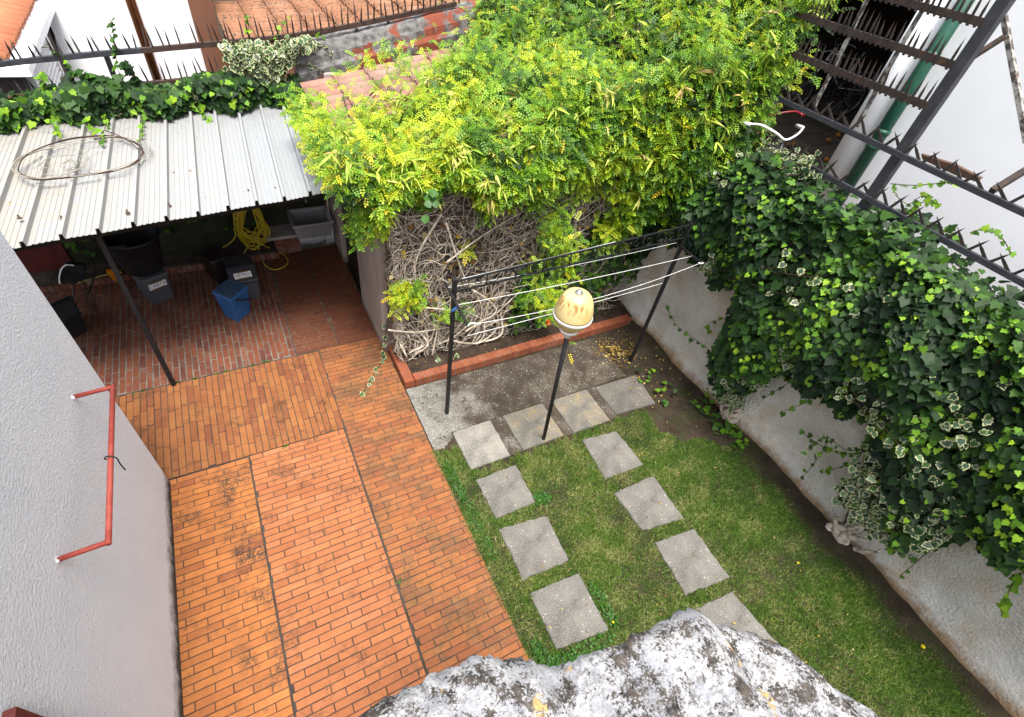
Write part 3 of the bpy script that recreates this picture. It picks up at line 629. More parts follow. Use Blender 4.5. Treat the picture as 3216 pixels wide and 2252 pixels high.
# black tub on it
tc = (-1.27, 6.45, .412); t = thing('tub', 'large black rubber tub standing on the grey CARTA bin', 'tub', tc)
MB().lathe([(.19, 0), (.205, .01), (.285, .44), (.30, .445), (.30, .47), (.275, .47), (.19, .03), (.01, .02)], tc, 36).build('bowl', M['black_pl'], t, True)
for sg in (-1, 1):
    MB().tube(spline([(tc[0]+sg*.12-.08, tc[1]-.26*1, tc[2]+.46), (tc[0]+sg*.12-.08, tc[1]-.30, tc[2]+.50), (tc[0]+sg*.12+.08, tc[1]-.30, tc[2]+.50), (tc[0]+sg*.12+.08, tc[1]-.26, tc[2]+.46)] if sg < 0 else
           [(tc[0]-.06, tc[1]+.27, tc[2]+.46), (tc[0]-.06, tc[1]+.3, tc[2]+.51), (tc[0]+.06, tc[1]+.3, tc[2]+.51), (tc[0]+.06, tc[1]+.27, tc[2]+.46)], 5), .012, 8).build('handle', M['black_pl'], t, True)
# brown bin
a = R(25); bc = (-.50, 6.56); t = thing('recycling_bin', 'dark brown plastic bin behind the charcoal VETRO bin', 'bin', (*bc, 0))
frustum(rect(*bc, .20, .24, a), rect(*bc, .25, .28, a), 0, .37).build('body', M['brown_pl'], t, bevel=.01); frustum(rect(*bc, .27, .30, a), rect(*bc, .25, .28, a), .37, .40).build('lid', M['brown_pl'], t, bevel=.008)
# glass bin
a = R(4); bc = (-.235, 6.15); t = thing('recycling_bin', 'charcoal plastic bin with a white VETRO label and sloping lid', 'bin', (*bc, 0))
frustum(rect(*bc, .26, .34, a), rect(*bc, .30, .40, a), 0, .33).build('body', M['grey_pl'], t, bevel=.012)
L = lambda u, v, z: (bc[0]+math.cos(a)*u-math.sin(a)*v, bc[1]+math.sin(a)*u+math.cos(a)*v, z)
m = MB(); pr = [(-.225, .29), (-.225, .335), (-.04, .45), (.21, .455), (.21, .29)]; w = .165
m.add([L(-w, v, z) for v, z in pr]+[L(w, v, z) for v, z in pr], [(0, 1, 2, 3, 4), (9, 8, 7, 6, 5)]+[(i, i+5, (i+1) % 5+5, (i+1) % 5) for i in range(5)])
lid = m.build('lid', M['dgrey_pl'], t, bevel=.012)
f0, f1 = np.array(L(0, -.225, .335)), np.array(L(0, -.04, .45)); uy = f1-f0; ux = np.array([math.cos(a), math.sin(a), 0])
sticker('VETRO', f0+uy*.42+np.cross(ux, uy/np.linalg.norm(uy))*.003, ux, uy, .20, .08, t, .064)
# blue bin
qt = [at('C2', x, y, Z=.40)[:2] for x, y in ((1172, 560), (1278, 610), (1375, 528), (1265, 485))]; cx, cy = np.mean(qt, 0)
qb = [(cx+(x-cx)*.74, cy+(y-cy)*.74) for x, y in qt]; t = thing('recycling_bin', 'blue lidded plastic bin with a black handle standing out on the bricks', 'bin', (cx, cy, 0))
frustum(qb, [(cx+(x-cx)*.95, cy+(y-cy)*.95) for x, y in qt], 0, .37).build('body', M['blue_pl'], t, bevel=.012)
l = frustum(qt, [(cx+(x-cx)*.98, cy+(y-cy)*.98) for x, y in qt], .365, .402).build('lid', M['blue_pl'], t, bevel=.006)
frustum([(cx+(x-cx)*.88, cy+(y-cy)*.88) for x, y in qt], [(cx+(x-cx)*.86, cy+(y-cy)*.86) for x, y in qt], .400, .405).build('lid_panel', M['blue_lid'], l)
s0 = np.array([*(np.array(qt[1])*.5+np.array(qt[2])*.5), .34]); e1 = np.array([*qt[2], .335])*.8+np.array([*qt[1], .335])*.2; n_ = s0-np.array([cx, cy, .34]); n_ /= np.linalg.norm(n_)
MB().tube(spline([s0*.6+np.array([*qt[1], .34])*.4+n_*.012, s0+n_*.03+[0, 0, -.03], np.array([*qt[2], .25])*.9+np.array([*qt[1], .25])*.1+n_*.05], 6), .009, 8).build('handle', M['black_pl'], t, True)
MB().lathe([(.02, 0), (.02, .012)], s0*.6+np.array([*qt[1], .34])*.4+n_*.008, 12).build('pivot', M['black_pl'], t, True)
# hose
m = MB(); pts = []
hc = np.array([.03, 6.98, .55])
for i in range(15):
    w = random.uniform(.15, .21); hgt = random.uniform(.22, .36); cx_ = hc[0]+random.uniform(-.03, .03); top = .86+random.uniform(-.03, .03); yy = 6.98-.008*i+random.uniform(-.02, .02); sk = random.uniform(-.06, .06)
    for k in range(10):
        th = -math.pi/2-2*math.pi*k/10; pts.append((cx_+w*math.cos(th)*(1 if math.sin(th) < .3 else .8)+sk*math.sin(th), yy-.04*abs(math.cos(th)), top-hgt+hgt*math.sin(th)))
gl = [at('E2', x, y, Z=z) for x, y, z in ((740, 240, .75), (800, 420, .5), (815, 640, .22), (830, 780, .05), (900, 900, .012), (1000, 945, .012), (1110, 915, .012), (1165, 850, .012), (1120, 770, .02), (1000, 710, .08), (880, 660, .2), (740, 600, .35), (600, 470, .5), (520, 300, .75))]
gl = [np.array([p[0], min(p[1], 6.97), p[2]]) for p in gl]
m.tube(spline(pts+gl, 7), .0085, 8)
m.tube(spline([at('E2', x, y, Y=6.9) for x, y in ((515, 450), (535, 520), (510, 580), (450, 640), (380, 680))], 5), .0085, 8)
m.tube(spline([at('E2', x, y, Y=6.88) for x, y in ((690, 640), (670, 690), (635, 745))], 5), .0085, 8)
tag(m.build('garden_hose', M['hose'], None, True), 'yellow garden hose hanging in coils beside the sink', 'hose')
# sink with support and brick pedestal
t = thing('sink', 'grey plastic washing sink on a white block beside the dark door', 'sink', (.82, 6.95, 0))
x0, x1, y0, y1, z0, z1 = .52, 1.085, 6.62, 7.12, .36, .61
m = MB(); ri = .03
ring = lambda e, f, z: [(x0+e, y0+f, z), (x1-e, y0+f, z), (x1-e, y1-e, z), (x0+e, y1-e, z)]
lv = [ring(.05, .06, z0), ring(.022, .022, z1-.04), ring(0, 0, z1-.038), ring(0, 0, z1), ring(.03, .03, z1), ring(.055, .06, z1-.04), ring(.07, .08, z0+.03)]
V = sum(lv, []); F = [(3, 2, 1, 0), tuple(range(24, 28))]
for i in range(6): F += [(i*4+k, i*4+(k+1) % 4, i*4+4+(k+1) % 4, i*4+4+k) for k in range(4)]
m.add(V, F).build('basin', M['sink'], t, bevel=.012)
MB().box(.62, 1.112, 6.98, 7.146, -.01, .36).build('support', M['white'], t); 
MB().tube(spline([(.80, 7.14, .80), (.80, 7.05, .80), (.80, 7.01, .78), (.80, 7.0, .74)], 4), .011, 8).build('tap', M['steel'], t, True)
t = thing('brick_pedestal', 'small brick pedestal with a stone shelf left of the sink', 'pedestal', (.44, 7.04, 0))
m = MB(); z = 0; r_ = 0
while z < .28:
    x = .27-(.09 if r_ % 2 else 0)
    while x < .61:
        m.box(max(x, .27), min(x+.165, .615), 6.94+random.uniform(0, .004), 7.14, z, z+.05) if min(x+.165, .615)-max(x, .27) > .03 else None; x += .178
    z += .062; r_ += 1
m.build('bricks', M['brickold'], t, bevel=.004); MB().box(.275, .61, 6.95, 7.14, -.01, .31).build('mortar', M['mortarp'], t)
MB().box(.17, .60, 6.82, 7.145, .315, .36).build('shelf', M['marble'], t, bevel=.006)
# trolley, broom, spade, crate at the dark end
t = thing('folding_trolley', 'black folding trolley with white edging against the red panel', 'trolley', tuple(at('E1', 600, 700, Z=0)))
A = lambda x, y, yy: at('E1', x, y, Y=yy)
m = MB(); ol = [A(x, y, 6.7) for x, y in ((455, 690), (450, 620), (470, 540), (520, 495), (600, 500), (700, 510), (720, 560), (690, 640), (620, 700), (540, 695))]
m.hexa([p+[0, .08, 0] for p in ol], ol).build('bag', M['black_pl'], t, bevel=.008)
MB().tube(spline([p+[0, -.012, 0] for p in ol[:5]], 5), .009, 7).build('edging', M['whitemetal'], t, True)
m = MB()
for q in (((620, 420), (700, 400), (780, 450), (810, 560), (780, 690), (700, 760)), ((660, 560), (740, 600), (780, 660), (760, 720)), ((600, 690), (600, 780), (580, 860)), ((640, 640), (700, 690), (720, 760))):
    m.tube(spline([A(x, y, 6.6) for x, y in q], 5), .008, 7)
m.build('frame', M['black'], t, True)
t = thing('broom', 'yellow handled broom laid along the plinth with an orange cloth', 'broom', tuple(at('E1', 780, 640, Y=6.75)))
MB().tube([A(620, 690, 6.78), A(960, 590, 6.78)], .011, 8).build('handle', M['yellowstick'], t, True)
MB().bar(A(960, 590, 6.78), A(1110, 570, 6.78), .05, .04).build('head', M['black_pl'], t, bevel=.006)
ol = [(925, 550), (975, 545), (1040, 560), (1060, 545), (1098, 572), (1060, 600), (1030, 620), (1040, 668), (1000, 655), (965, 610), (930, 575)]
m = MB(); m.hexa([A(x, y, 6.745)+[0, random.uniform(.0, .03), 0] for x, y in ol], [A(x, y, 6.73)+[0, random.uniform(-.02, .02), 0] for x, y in ol])
tag(m.build('orange_cloth', M['cloth'], None, bevel=.004), 'bright orange cloth hanging over the broom behind the black post', 'cloth')
t = thing('spade', 'rusty brown spade leaning beside the black crate', 'spade', tuple(at('E1', 860, 980, Z=0)))
m = MB(); pf = [((720, 790), .33), ((770, 770), .33), ((815, 850), .2), ((862, 975), .02), ((810, 985), .02), ((740, 930), .1), ((710, 850), .24)]
b_ = [at('E1', x, y, Z=z) for (x, y), z in pf]; m.hexa(b_, [p+np.array([-.006, -.01, .012]) for p in b_]).build('blade', M['spade'], t, bevel=.004)
MB().tube([at('E1', 745, 785, Z=.35), at('E1', 800, 640, Z=.75)], .014, 8).build('shaft', M['brown_pl'], t, True)
t = thing('crate', 'black plastic crate in the dark corner beside the white house', 'crate', (-2.15, 5.98, 0))
cr = [at('E1', x, y, Z=.26)[:2] for x, y in ((420, 1130), (660, 1010), (560, 830), (330, 930))]; cc = np.mean(cr, 0)
frustum([(cc[0]+(p[0]-cc[0])*.85, cc[1]+(p[1]-cc[1])*.85+.0) for p in cr], cr, 0, .26).build('body', M['black_pl'], t, bevel=.01)
fr = [np.array([*p, .26]) for p in cr]; m = MB()
for i in range(4): m.bar(fr[i], fr[(i+1) % 4], .03, .03)
m.build('rim', M['black'], t)
# ------------------------------------------------------------------ clothesline frame
t = thing('clothesline', 'black wrought metal clothesline frame with white cords', 'clothesline', (2.8, 3.22, 0))
lb, lt = np.array([1.476, 3.254, 0]), np.array([1.47, 3.23, 1.88]); rb, rt = np.array([4.109, 3.196, 0]), np.array([4.185, 3.22, 2.05])
MB().bar(lb, lt+[0, 0, .03], .036).build('post', M['black'], t, bevel=.003); MB().bar(rb, rt+[0, 0, .02], .036).build('post', M['black'], t, bevel=.003)
up0, up1 = lt+[.02, 0, 0], rt+[-.02, 0, -.01]; lo0, lo1 = lt+[.02, 0, -.115], rt+[-.02, 0, -.165]
MB().bar(up0, up1, .018, .012).build('top_rail', M['black'], t); MB().bar(lo0, lo1, .016, .012).build('lower_rail', M['black'], t)
m = MB(); NB = 9
for i in range(NB):
    f = (i+.0)/NB
    a0, a1 = up0+(up1-up0)*f, lo0+(lo1-lo0)*f; g = (i+1)/NB; b0, b1 = up0+(up1-up0)*g, lo0+(lo1-lo0)*g
    if i: m.bar(a0, a1, .010)
    mid = (a0+a1+b0+b1)/4; hx = (b0-a0)*.5; hz = (a0-a1)*.5
    for sg in (-1, 1):
        q = []
        for k in range(16):
            th = k/15*2.2*math.pi; rr = .46*(1-.75*k/15); q.append(mid+hx*(sg*.48)+hx*sg*rr*math.cos(th)*.95+hz*rr*2*math.sin(th)*sg)
        m.tube(q, .0042, 5)
m.build('scrollwork', M['black'], t, True)
al = [np.array([1.45, 3.40, 1.755]), np.array([1.415, 2.80, 1.75])]; ar = [np.array([4.17, 3.36, 1.77]), np.array([4.20, 2.90, 1.76])]
MB().bar(*al, .02).build('arm', M['black'], t); MB().bar(*ar, .02).build('arm', M['black'], t)
def cord(p, q, sag, r=.0027):
    f = np.linspace(0, 1, 25)[:, None]; P = p+(q-p)*f; P[:, 2] -= sag*4*(f*(1-f))[:, 0]
    MB().tube(P, r, 6).build('cord', M['cord'], t, True)
cord(al[0]*.85+al[1]*.15+[0, 0, .01], ar[0]*.85+ar[1]*.15+[0, 0, .01], .03)
cord(al[0]*.45+al[1]*.55, ar[0]*.3+ar[1]*.7, .02); cord(al[1]+[.01, 0, 0], ar[1]+[0, .005, 0], .10); cord(at('F3', 235, 1055, Y=2.86), at('F3', 1830, 625, Y=3.1), .01)
cord(up0*.98+up1*.02+[0, .012, .004], up0*.36+up1*.64+[0, .012, .004], .004, .0035)
MB().tube(spline([al[1]+[0, 0, -.01], al[1]+[.03, 0, .012], al[1]+[.09, 0, -.012], al[1]+[.12, 0, -.02]], 5), .007, 6).build('knot', M['cord'], t, True)
MB().tube(spline([ar[1]+[-.03, 0, 0], ar[1]+[.0, -.02, .012], ar[1]+[.012, .012, .0], ar[1]+[-.04, .01, 0]], 5), .007, 6).build('knot', M['cord'], t, True)
pg = at('F3', 128, 850, Y=3.2); tag(MB().bar(pg-[.035, 0, .0], pg+[.035, 0, .03], .014, .02).bar(pg-[.035, 0, -.012], pg+[.035, 0, .045], .006, .02).build('clothes_peg', M['blue_pl'], None, bevel=.002), 'small blue clothes peg clipped beside the clothesline post', 'clothes peg')
# ------------------------------------------------------------------ lamp
t = thing('garden_lamp', 'leaning black lamp post with a yellowed plastic globe', 'lamp', (2.348, 2.518, 0))
g0 = np.array([2.253, 2.50, 1.66]); MB().tube([(2.348, 2.518, -.02), g0+[0, 0, .03]], .021, 14).build('pole', M['black'], t, True)
MB().lathe([(.034, -.03), (.034, .03), (.085, .05), (.088, .075), (.075, .08)], g0, 28).build('collar', M['whitemetal'], t, True)
prof = [(.086, .075), (.094, .085), (.128, .13), (.158, .185), (.165, .205)]; g = MB().lathe(prof, g0, 40).build('globe', M['globe'], t, True)
MB().lathe([(.165, .203), (.172, .208), (.172, .226), (.165, .230)], g0, 40).build('seam_band', M['cord'], g, True)
MB().lathe([(.167, .228), (.166, .25), (.160, .30), (.147, .355), (.127, .405), (.102, .436), (.072, .450), (.01, .452)], g0, 40).build('dome', M['globe'], g, True)
MB().lathe([(.036, .448), (.034, .462), (.018, .470), (.016, .482), (.004, .485)], g0, 16).build('cap', M['steel'], t, True)
# ------------------------------------------------------------------ spiked fences
def spike_proto(m, L, w=.016, th=.006, name='spike'):
    V = [(-w/2, -th/2, 0), (w/2, -th/2, 0), (w/2, th/2, 0), (-w/2, th/2, 0), (-w/2*.9, -th/2, L*.55), (w/2*.9, -th/2, L*.55), (w/2*.9, th/2, L*.55), (-w/2*.9, th/2, L*.55), (0, 0, L)]
    F = [(3, 2, 1, 0)]+[(i, (i+1) % 4, 4+(i+1) % 4, 4+i) for i in range(4)]+[(4+i, 4+(i+1) % 4, 8) for i in range(4)]
    me = bpy.data.meshes.new(name); me.from_pydata(V, [], F); me.materials.append(m); return me
def spike(me, parent, p, rot, s=1):
    o = bpy.data.objects.new('spike', me); C.objects.link(o); o.parent = parent; o.location = np.array(p)-OFF[parent.name]; o.rotation_euler = rot; o.scale = (1, 1, s); return o
t = thing('spiked_fence', 'dark two rail spiked fence above the ivy covered wall', 'fence', (4.85, 1.5, 2.45))
sp = spike_proto(M['rust'], .17, .022, .010)
for nm, z in (('rail', 3.275), ('rail', 2.885)):
    MB().box(4.80, 4.835, -1.2, 3.75, z-.045, z+.0).build(nm, M['darkrail'], t, bevel=.003)
    y = -1.1; i = 0
    while y < 3.7:
        spike(sp, t, (4.81, y, z-.01), (R(random.uniform(-6, 6)), R(-24+random.uniform(-6, 6)), R(90)), random.uniform(.75, 1.05)) if random.random() < .96 else None
        spike(sp, t, (4.828, y+.03, z-.01), (R(random.uniform(-8, 8)), R(52+random.uniform(-8, 8)), R(90)), random.uniform(.9, 1.15)) if random.random() < .94 else None
        y += .165; i += 1
MB().bar((4.86, 2.075, 2.3), (4.86, 2.065, 4.9), .085, .075).build('post', M['darkrail'], t, bevel=.004)
MB().bar(at('C4', 1905, 50, X=5.1), at('C4', 2060, 900, X=5.1), .045, .03).build('brace', M['flaky'], t); MB().bar(at('C4', 1690, 380, X=4.92), at('C4', 1915, 235, X=5.08), .03).build('brace', M['rust'], t)
MB().bar(at('C4', 1840, 1205, X=4.84), at('C4', 2060, 1070, X=5.1), .04).build('brace', M['rust'], t)
bd = [at('C4', x, y, X=4.9) for x, y in ((1390, 975), (1600, 1040), (1775, 1130), (1740, 1150), (1600, 1105), (1400, 1010))]
tag(MB().hexa(bd, [p+np.array([.015, 0, .01]) for p in bd]).build('driftwood', M['spade'], None, bevel=.003), 'splintered brown plank lying along the spiked rail', 'plank')
t = thing('spiked_gate', 'rusty barred spiked panel left of the thick fence post', 'gate', (4.85, 2.8, 2.9))
sp2 = spike_proto(M['rust'], .21, .019, .008)
for z, y1 in ((3.62, 3.7), (3.90, 3.7), (4.165, 3.7)):
    MB().box(4.82, 4.86, 2.09, y1, z-.034, z+.016).build('rail', M['rust'], t, bevel=.002)
    y = 2.13
    while y < 3.45:
        if random.random() < .93: spike(sp2, t, (4.82, y, z-.045), (R(random.uniform(-4, 4)), R(6+random.uniform(-5, 5)), R(90)), random.uniform(.85, 1.05))
        y += .049
for a, b in (((985, 800), (1260, 300)), ((720, 670), (950, 205)), ((1260, 300), (1440, 0)), ((950, 205), (1060, -20))):
    MB().bar(at('C4', *a, X=4.85), at('C4', *b, X=4.85), .03, .022).build('bar', M['flaky'], t, bevel=.002)
# left fence on the back wall
FY = 7.26
t = thing('spiked_fence', 'two rail fence with thin spikes above the metal canopy', 'fence', (-.4, FY, 2.1))
spl = spike_proto(M['black'], .20, .02, .012); spl2 = spike_proto(M['brownrail'], .25, .018, .014)
def lrail(pts, m, lo): 
    P = [at(*p, Y=FY) for p in pts]
    for a, b in zip(P[:-1], P[1:]): pass
    return P
U = [at('E7', x, y, Y=FY) for x, y in ((-150, 945), (0, 925), (500, 865), (1500, 770), (2050, 725))]
U2 = [at('E4', x, y, Y=FY) for x, y in ((-135, 404), (400, 355), (1000, 300), (1500, 215), (2000, 110), (2380, 30))]
Lw = [at('E7', x, y, Y=FY) for x, y in ((-100, 1490), (400, 1415), (1100, 1345), (1600, 1280))]
L2 = [at('E4', x, y, Y=FY) for x, y in ((-260, 690), (100, 655), (560, 605), (640, 590))]
def poly_rail(P, m, sm, dy=.05, sp=.155, prob=.97, fb=(18, -20)):
    for a, b in zip(P[:-1], P[1:]):
        d = b-a; L_ = np.linalg.norm(d); MB().bar(a, b, .05, .05).build('rail', m, t)
    full = np.array(P); seg = np.linalg.norm(np.diff(full, axis=0), axis=1); cum = np.r_[0, np.cumsum(seg)]; s = .05
    while s < cum[-1]:
        p = np.array([np.interp(s, cum, full[:, k]) for k in range(3)])
        if random.random() < prob: spike(sm, t, p+[0, .012, .01], (R(fb[0]+random.uniform(-5, 5)), R(random.uniform(-8, 4)), 0), random.uniform(.9, 1.1))
        if random.random() < prob: spike(sm, t, p+[.06, -.012, .01], (R(fb[1]+random.uniform(-5, 5)), R(random.uniform(-14, 2)), 0), random.uniform(.85, 1.05))
        s += sp
poly_rail(U, M['darkrail'], spl, sp=.17); poly_rail(U2, M['brownrail'], spl2, sp=.165, fb=(-8, 14)); poly_rail(Lw, M['darkrail'], spl, sp=.18, prob=.8); poly_rail(L2, M['brownrail'], spl2, sp=.17, prob=.8)
MB().bar(at('E7', 1530, 800, Y=FY+.01), at('E7', 1720, 1290, Y=FY+.01), .05).build('post', M['black'], t)
MB().bar(at('E4', 1580, 230, Y=FY+.01), at('E4', 1590, 300, Y=FY+.01), .03).build('post', M['brownrail'], t); MB().bar(at('E4', 1835, 170, Y=FY+.01), at('E4', 1850, 280, Y=FY+.01), .03).build('post', M['brownrail'], t)
# ------------------------------------------------------------------ neighbour on the right: raised terrace, added shade roof and walls, column, pipe, bicycles
TZ = 2.05
struct(MB().box(5.0, 24, -8, 16, -.05, TZ).build('terrace', M['terrace']))
t = thing('white_house', 'bright white neighbour house wall behind the spiked fence', 'house', (9, -.5, TZ))
MB().box(6.15, 12, -6, 2.92, TZ, 7).build('wall', M['nb_white'], t); MB().box(6.5, 13, 2.925, 9, 4.9, 5.1).build('added_shade_roof', M['nb_white'], t); MB().box(11.5, 11.7, 2.925, 9, TZ, 4.9).build('added_shade_wall', M['shade'], t)  # roof added out of view to darken the terrace; near-black walls paint its shade
MB().box(8.0, 11.5, 8.8, 9, TZ, 4.9).build('added_shade_wall', M['shade'], t)
cb = at('C4', 925, 1010, X=6.05); ct = at('C4', 1560, 20, X=6.05)
MB().tube([(6.12, 3.06, TZ), (6.12, 3.06, 4.9)], .165, 36).build('column', M['nb_white'], t, True)
gp = thing('downpipe', 'green painted downpipe beside the white column', 'pipe', (5.98, 2.83, TZ))
MB().tube([(5.98, 2.83, TZ), (5.98, 2.83, 4.9)], .064, 20).build('pipe', M['greenpipe'], gp, True)
for z in (2.9, 3.05, 3.75, 4.3): MB().tube([(5.98, 2.83, z), (5.98, 2.83, z+.05)], .072, 20).build('collar', M['greenpipe'], gp, True)
og = []
for i, (x, y) in enumerate(((870, 855), (885, 828), (806, 888), (560, 918), (605, 850), (650, 722), (918, 925), (890, 945), (355, 888), (585, 910), (795, 1010))):
    p = at('C4', x, y, Z=TZ+.03)
    if i == 0:
        o0 = MB().lathe([(.004, 0), (.02, .004), (.033, .02), (.036, .035), (.033, .052), (.02, .067), (.004, .07)], (p[0], p[1], TZ), 14).build('orange', M['orange'], None, True); o = o0
    else:
        o = o0.copy(); C.objects.link(o); o.location = (p[0], p[1], TZ)
    tag(o, 'orange fallen on the dark paving behind the spiked fence', 'orange', 'fallen oranges on the neighbouring terrace')
def bicycle(label, loc, rz, framem, gripm, barm):
    t = thing('bicycle', label, 'bicycle', loc)
    O = np.array(loc)
    for s in (-.52, .52):
        c = O+[0, s, .34]; ring_ = [c+[0, .33*math.cos(a_), .33*math.sin(a_)] for a_ in np.arange(28)*2*math.pi/28]
        w = MB().tube(ring_, .018, 8, True).build('wheel', M['tyre'], t, True)
        m = MB(); m.tube([c+(q-c)*.93 for q in ring_], .008, 6, True)
        for k in range(0, 28, 2): m.tube([c, c+(ring_[k]-c)*.93], .0018, 4)
        m.build('spokes', M['steel'], w)
    P = lambda y, z, x=0: O+[x, y, z]
    m = MB(); m.tube([P(.52, .34), P(.36, .92)], .016, 8).tube([P(.38, .84), P(-.14, .80)], .016, 8).tube([P(.40, .74), P(-.06, .32)], .018, 8).tube([P(-.06, .32), P(-.18, .92)], .015, 8).tube([P(-.52, .34), P(-.06, .32)], .01, 8).tube([P(-.52, .34), P(-.15, .80)], .01, 8)
    m.build('frame', framem, t, True)
    MB().tube(spline([P(.17, 1.0, -.31), P(.26, 1.03, -.24), P(.36, 1.0, -.12), P(.38, .95, 0), P(.36, 1.0, .12), P(.26, 1.03, .24), P(.17, 1.0, .31)], 5), .010, 8).build('handlebar', barm, t, True)
    for s in (-1, 1): MB().tube([P(.19, 1.005, .30*s), P(.07, .98, .33*s)], .018, 8).build('grip', gripm, t, True)
    MB().hexa([P(-.32, .93, -.07), P(-.06, .94, -.02), P(-.06, .94, .02), P(-.32, .93, .07)], [P(-.33, .97, -.08), P(-.04, .975, -.025), P(-.04, .975, .025), P(-.33, .97, .08)]).build('saddle', M['black_pl'], t, bevel=.01)
    t.rotation_euler = (0, 0, rz); return t
hb = at('C4', 540, 830, Z=TZ+1.0); bicycle('bicycle with white curved handlebars right behind the spiked fence', (hb[0]+.05, hb[1]+.30, TZ), R(165), M['dgrey_pl'], M['cord'], M['whitemetal'])
hb = at('C4', 470, 720, Z=TZ+1.0); bicycle('bicycle with red frame and grips half hidden by the vine', (hb[0]+.35, hb[1]+.3, TZ), R(120), M['bikered'], M['bikered'], M['bikered'])
bicycle('dark bicycle parked deep in the shade behind the column', (9.4, 5.75, TZ), R(70), M['dgrey_pl'], M['black_pl'], M['steel'])
bicycle('pale bicycle leaning farther back in the shade', (10.3, 6.1, TZ), R(60), M['whitemetal'], M['black_pl'], M['steel'])
# ------------------------------------------------------------------ neighbours beyond the back wall
t = thing('neighbour_house', 'house corner with new terracotta tiles and a white gutter', 'house', (-3.6, 11, 0))
MB().box(-6, -2.06, 8.75, 16, -.05, 1.97).build('wall', M['taupe'], t)
MB().box(-2.12, -1.87, 8.52, 16, 1.98, 2.10).box(-6, -1.863, 8.38, 8.517, 1.98, 2.09).build('gutter', M['nb_white'], t, bevel=.01)
tiles((-2.06, 8.56, 2.11), (-1, 0, .30), (0, 1, 0), 8, 32, .42, .23, M['tile_new'], 'roof_tiles', t, r=.06, lift=.03)
sh_ = thing('louvre_shutter', 'white louvred shutter on the house side under the gutter', 'shutter', (-1.95, 9.6, .6)); m = MB()
for z in np.arange(.5, 1.86, .07): m.hexa([(-2.05, 9.0, z), (-1.98, 9.0, z-.03), (-1.98, 10.6, z-.03), (-2.05, 10.6, z)], [(-2.05, 9.0, z+.012), (-1.98, 9.0, z-.018), (-1.98, 10.6, z-.018), (-2.05, 10.6, z+.012)])
m.build('slats', M['whitemetal'], sh_); MB().box(-2.055, -1.97, 8.9, 8.99, .4, 1.9).box(-2.055, -1.97, 10.61, 10.7, .4, 1.9).box(-2.055, -1.97, 8.99, 10.61, 1.87, 1.9).build('frame', M['whitemetal'], sh_)
t = thing('white_building', 'tall plain white house wall beyond the back fence', 'house', (-.9, 11.8, 0))
MB().box(-2.02, .0, 11.5, 16, -.05, 6).build('wall', M['nb_white'], t); MB().box(.003, .36, 11.2, 16, -.05, 6).build('pilaster', M['brownp'], t)
pp = thing('drainpipe', 'pair of copper drainpipes on the white wall beyond the fence', 'pipe', (-.8, 11.4, 0))
for k in ((1840, 0), (1915, 0)):
    b_ = at('E7', *k, Y=11.42); MB().tube([(b_[0], 11.42, -.05), (b_[0], 11.42, 5.5)], .036, 14).build('pipe', M['copper'], pp, True)
t = thing('tiled_roof', 'aged terracotta tile roof spotted with lichen beyond the spiked fence', 'roof', (3, 10.8, 0))
tiles((.40, 9.75, 2.0), (1, 0, .14), (0, 1, 0), 15, 12, .42, .20, M['tile_old'], 'tiles', t, r=.075, lift=.03)
MB().hexa([(.45, 9.7, -.05), (7, 9.7, -.05), (7, 12.1, -.05), (.45, 12.1, -.05)], [(.45, 9.7, 1.96), (7, 9.7, 2.88), (7, 12.1, 2.88), (.45, 12.1, 1.96)]).build('wall', M['brownp'], t)
t = thing('garden_chair', 'green plastic garden chair beyond the aged tile roof', 'chair', (.75, 13.2, .6))
m = MB()
for x, y in ((.55, 13.0), (.95, 13.0), (.55, 13.4), (.95, 13.4)): MB().bar((x, y, .6), (x, y, 1.05 if y < 13.2 else 1.6), .04).build('leg', M['greenpl'], t)
MB().box(.52, .98, 12.97, 13.43, 1.05, 1.09).build('seat', M['greenpl'], t)
for z in np.arange(1.2, 1.6, .08): m.box(.54, .96, 13.42, 13.44, z, z+.05)
m.build('backrest', M['whitemetal'], t)
hm = MB(); 
struct(MB().box(.4, 8, 12.2, 30, -.05, .6).build('neighbour_lawn', M['clover'])) if False else None
# ------------------------------------------------------------------ foliage engine
def norm(a): return a/(np.linalg.norm(a, axis=-1, keepdims=True)+1e-12)
def scatter(T, TF, P, N, D, S, tone, name, m, parent=None, rimT=None):
    """T template verts (tip along +y, normal +z); N normals, D tip directions, S sizes"""
    N = norm(N); X = norm(np.cross(D, N)); Y = np.cross(N, X); n, k = len(P), len(T)
    V = (P[:, None, :]+S[:, None, None]*(T[None, :, 0:1]*X[:, None]+T[None, :, 1:2]*Y[:, None]+T[None, :, 2:3]*N[:, None])).reshape(-1, 3)
    F = (TF[None]+(np.arange(n)*k)[:, None, None]).reshape(-1, TF.shape[1])
    return raw(name, V, F, m, parent, np.repeat(np.clip(tone, 0, 1), len(TF)), np.tile(rimT, n) if rimT is not None else None)
def ivy_T(lob=.0):
    rs = [(.24, -.13), (.50, .04), (.43-lob*.1, .24), (.47+lob*.06, .44), (.30-lob*.08, .60), (.17, .80)]
    V = [(0, 0, 0), (0, .38, -.02), (0, 1, -.10)]+[(x, y, .02-.30*x*x-.10*y*y+.06*x) for x, y in rs]+[(-x, y, .02-.30*x*x-.10*y*y+.06*x) for x, y in rs]
    k = len(rs); F = []
    for s in (0, 1):
        o = 3+s*k; ch = [0]+[o+i for i in range(k)]+[2]
        for a, b in zip(ch[:-1], ch[1:]): F.append((1, a, b) if s == 0 else (1, b, a))
    rim = np.ones(len(V)); rim[1] = 0; rim[0] = .7
    return np.array(V, float)-[0, .1, 0], np.array(F), rim
IV, IF, IR = ivy_T(.3); IVL, IFL, IRL = ivy_T(.65)
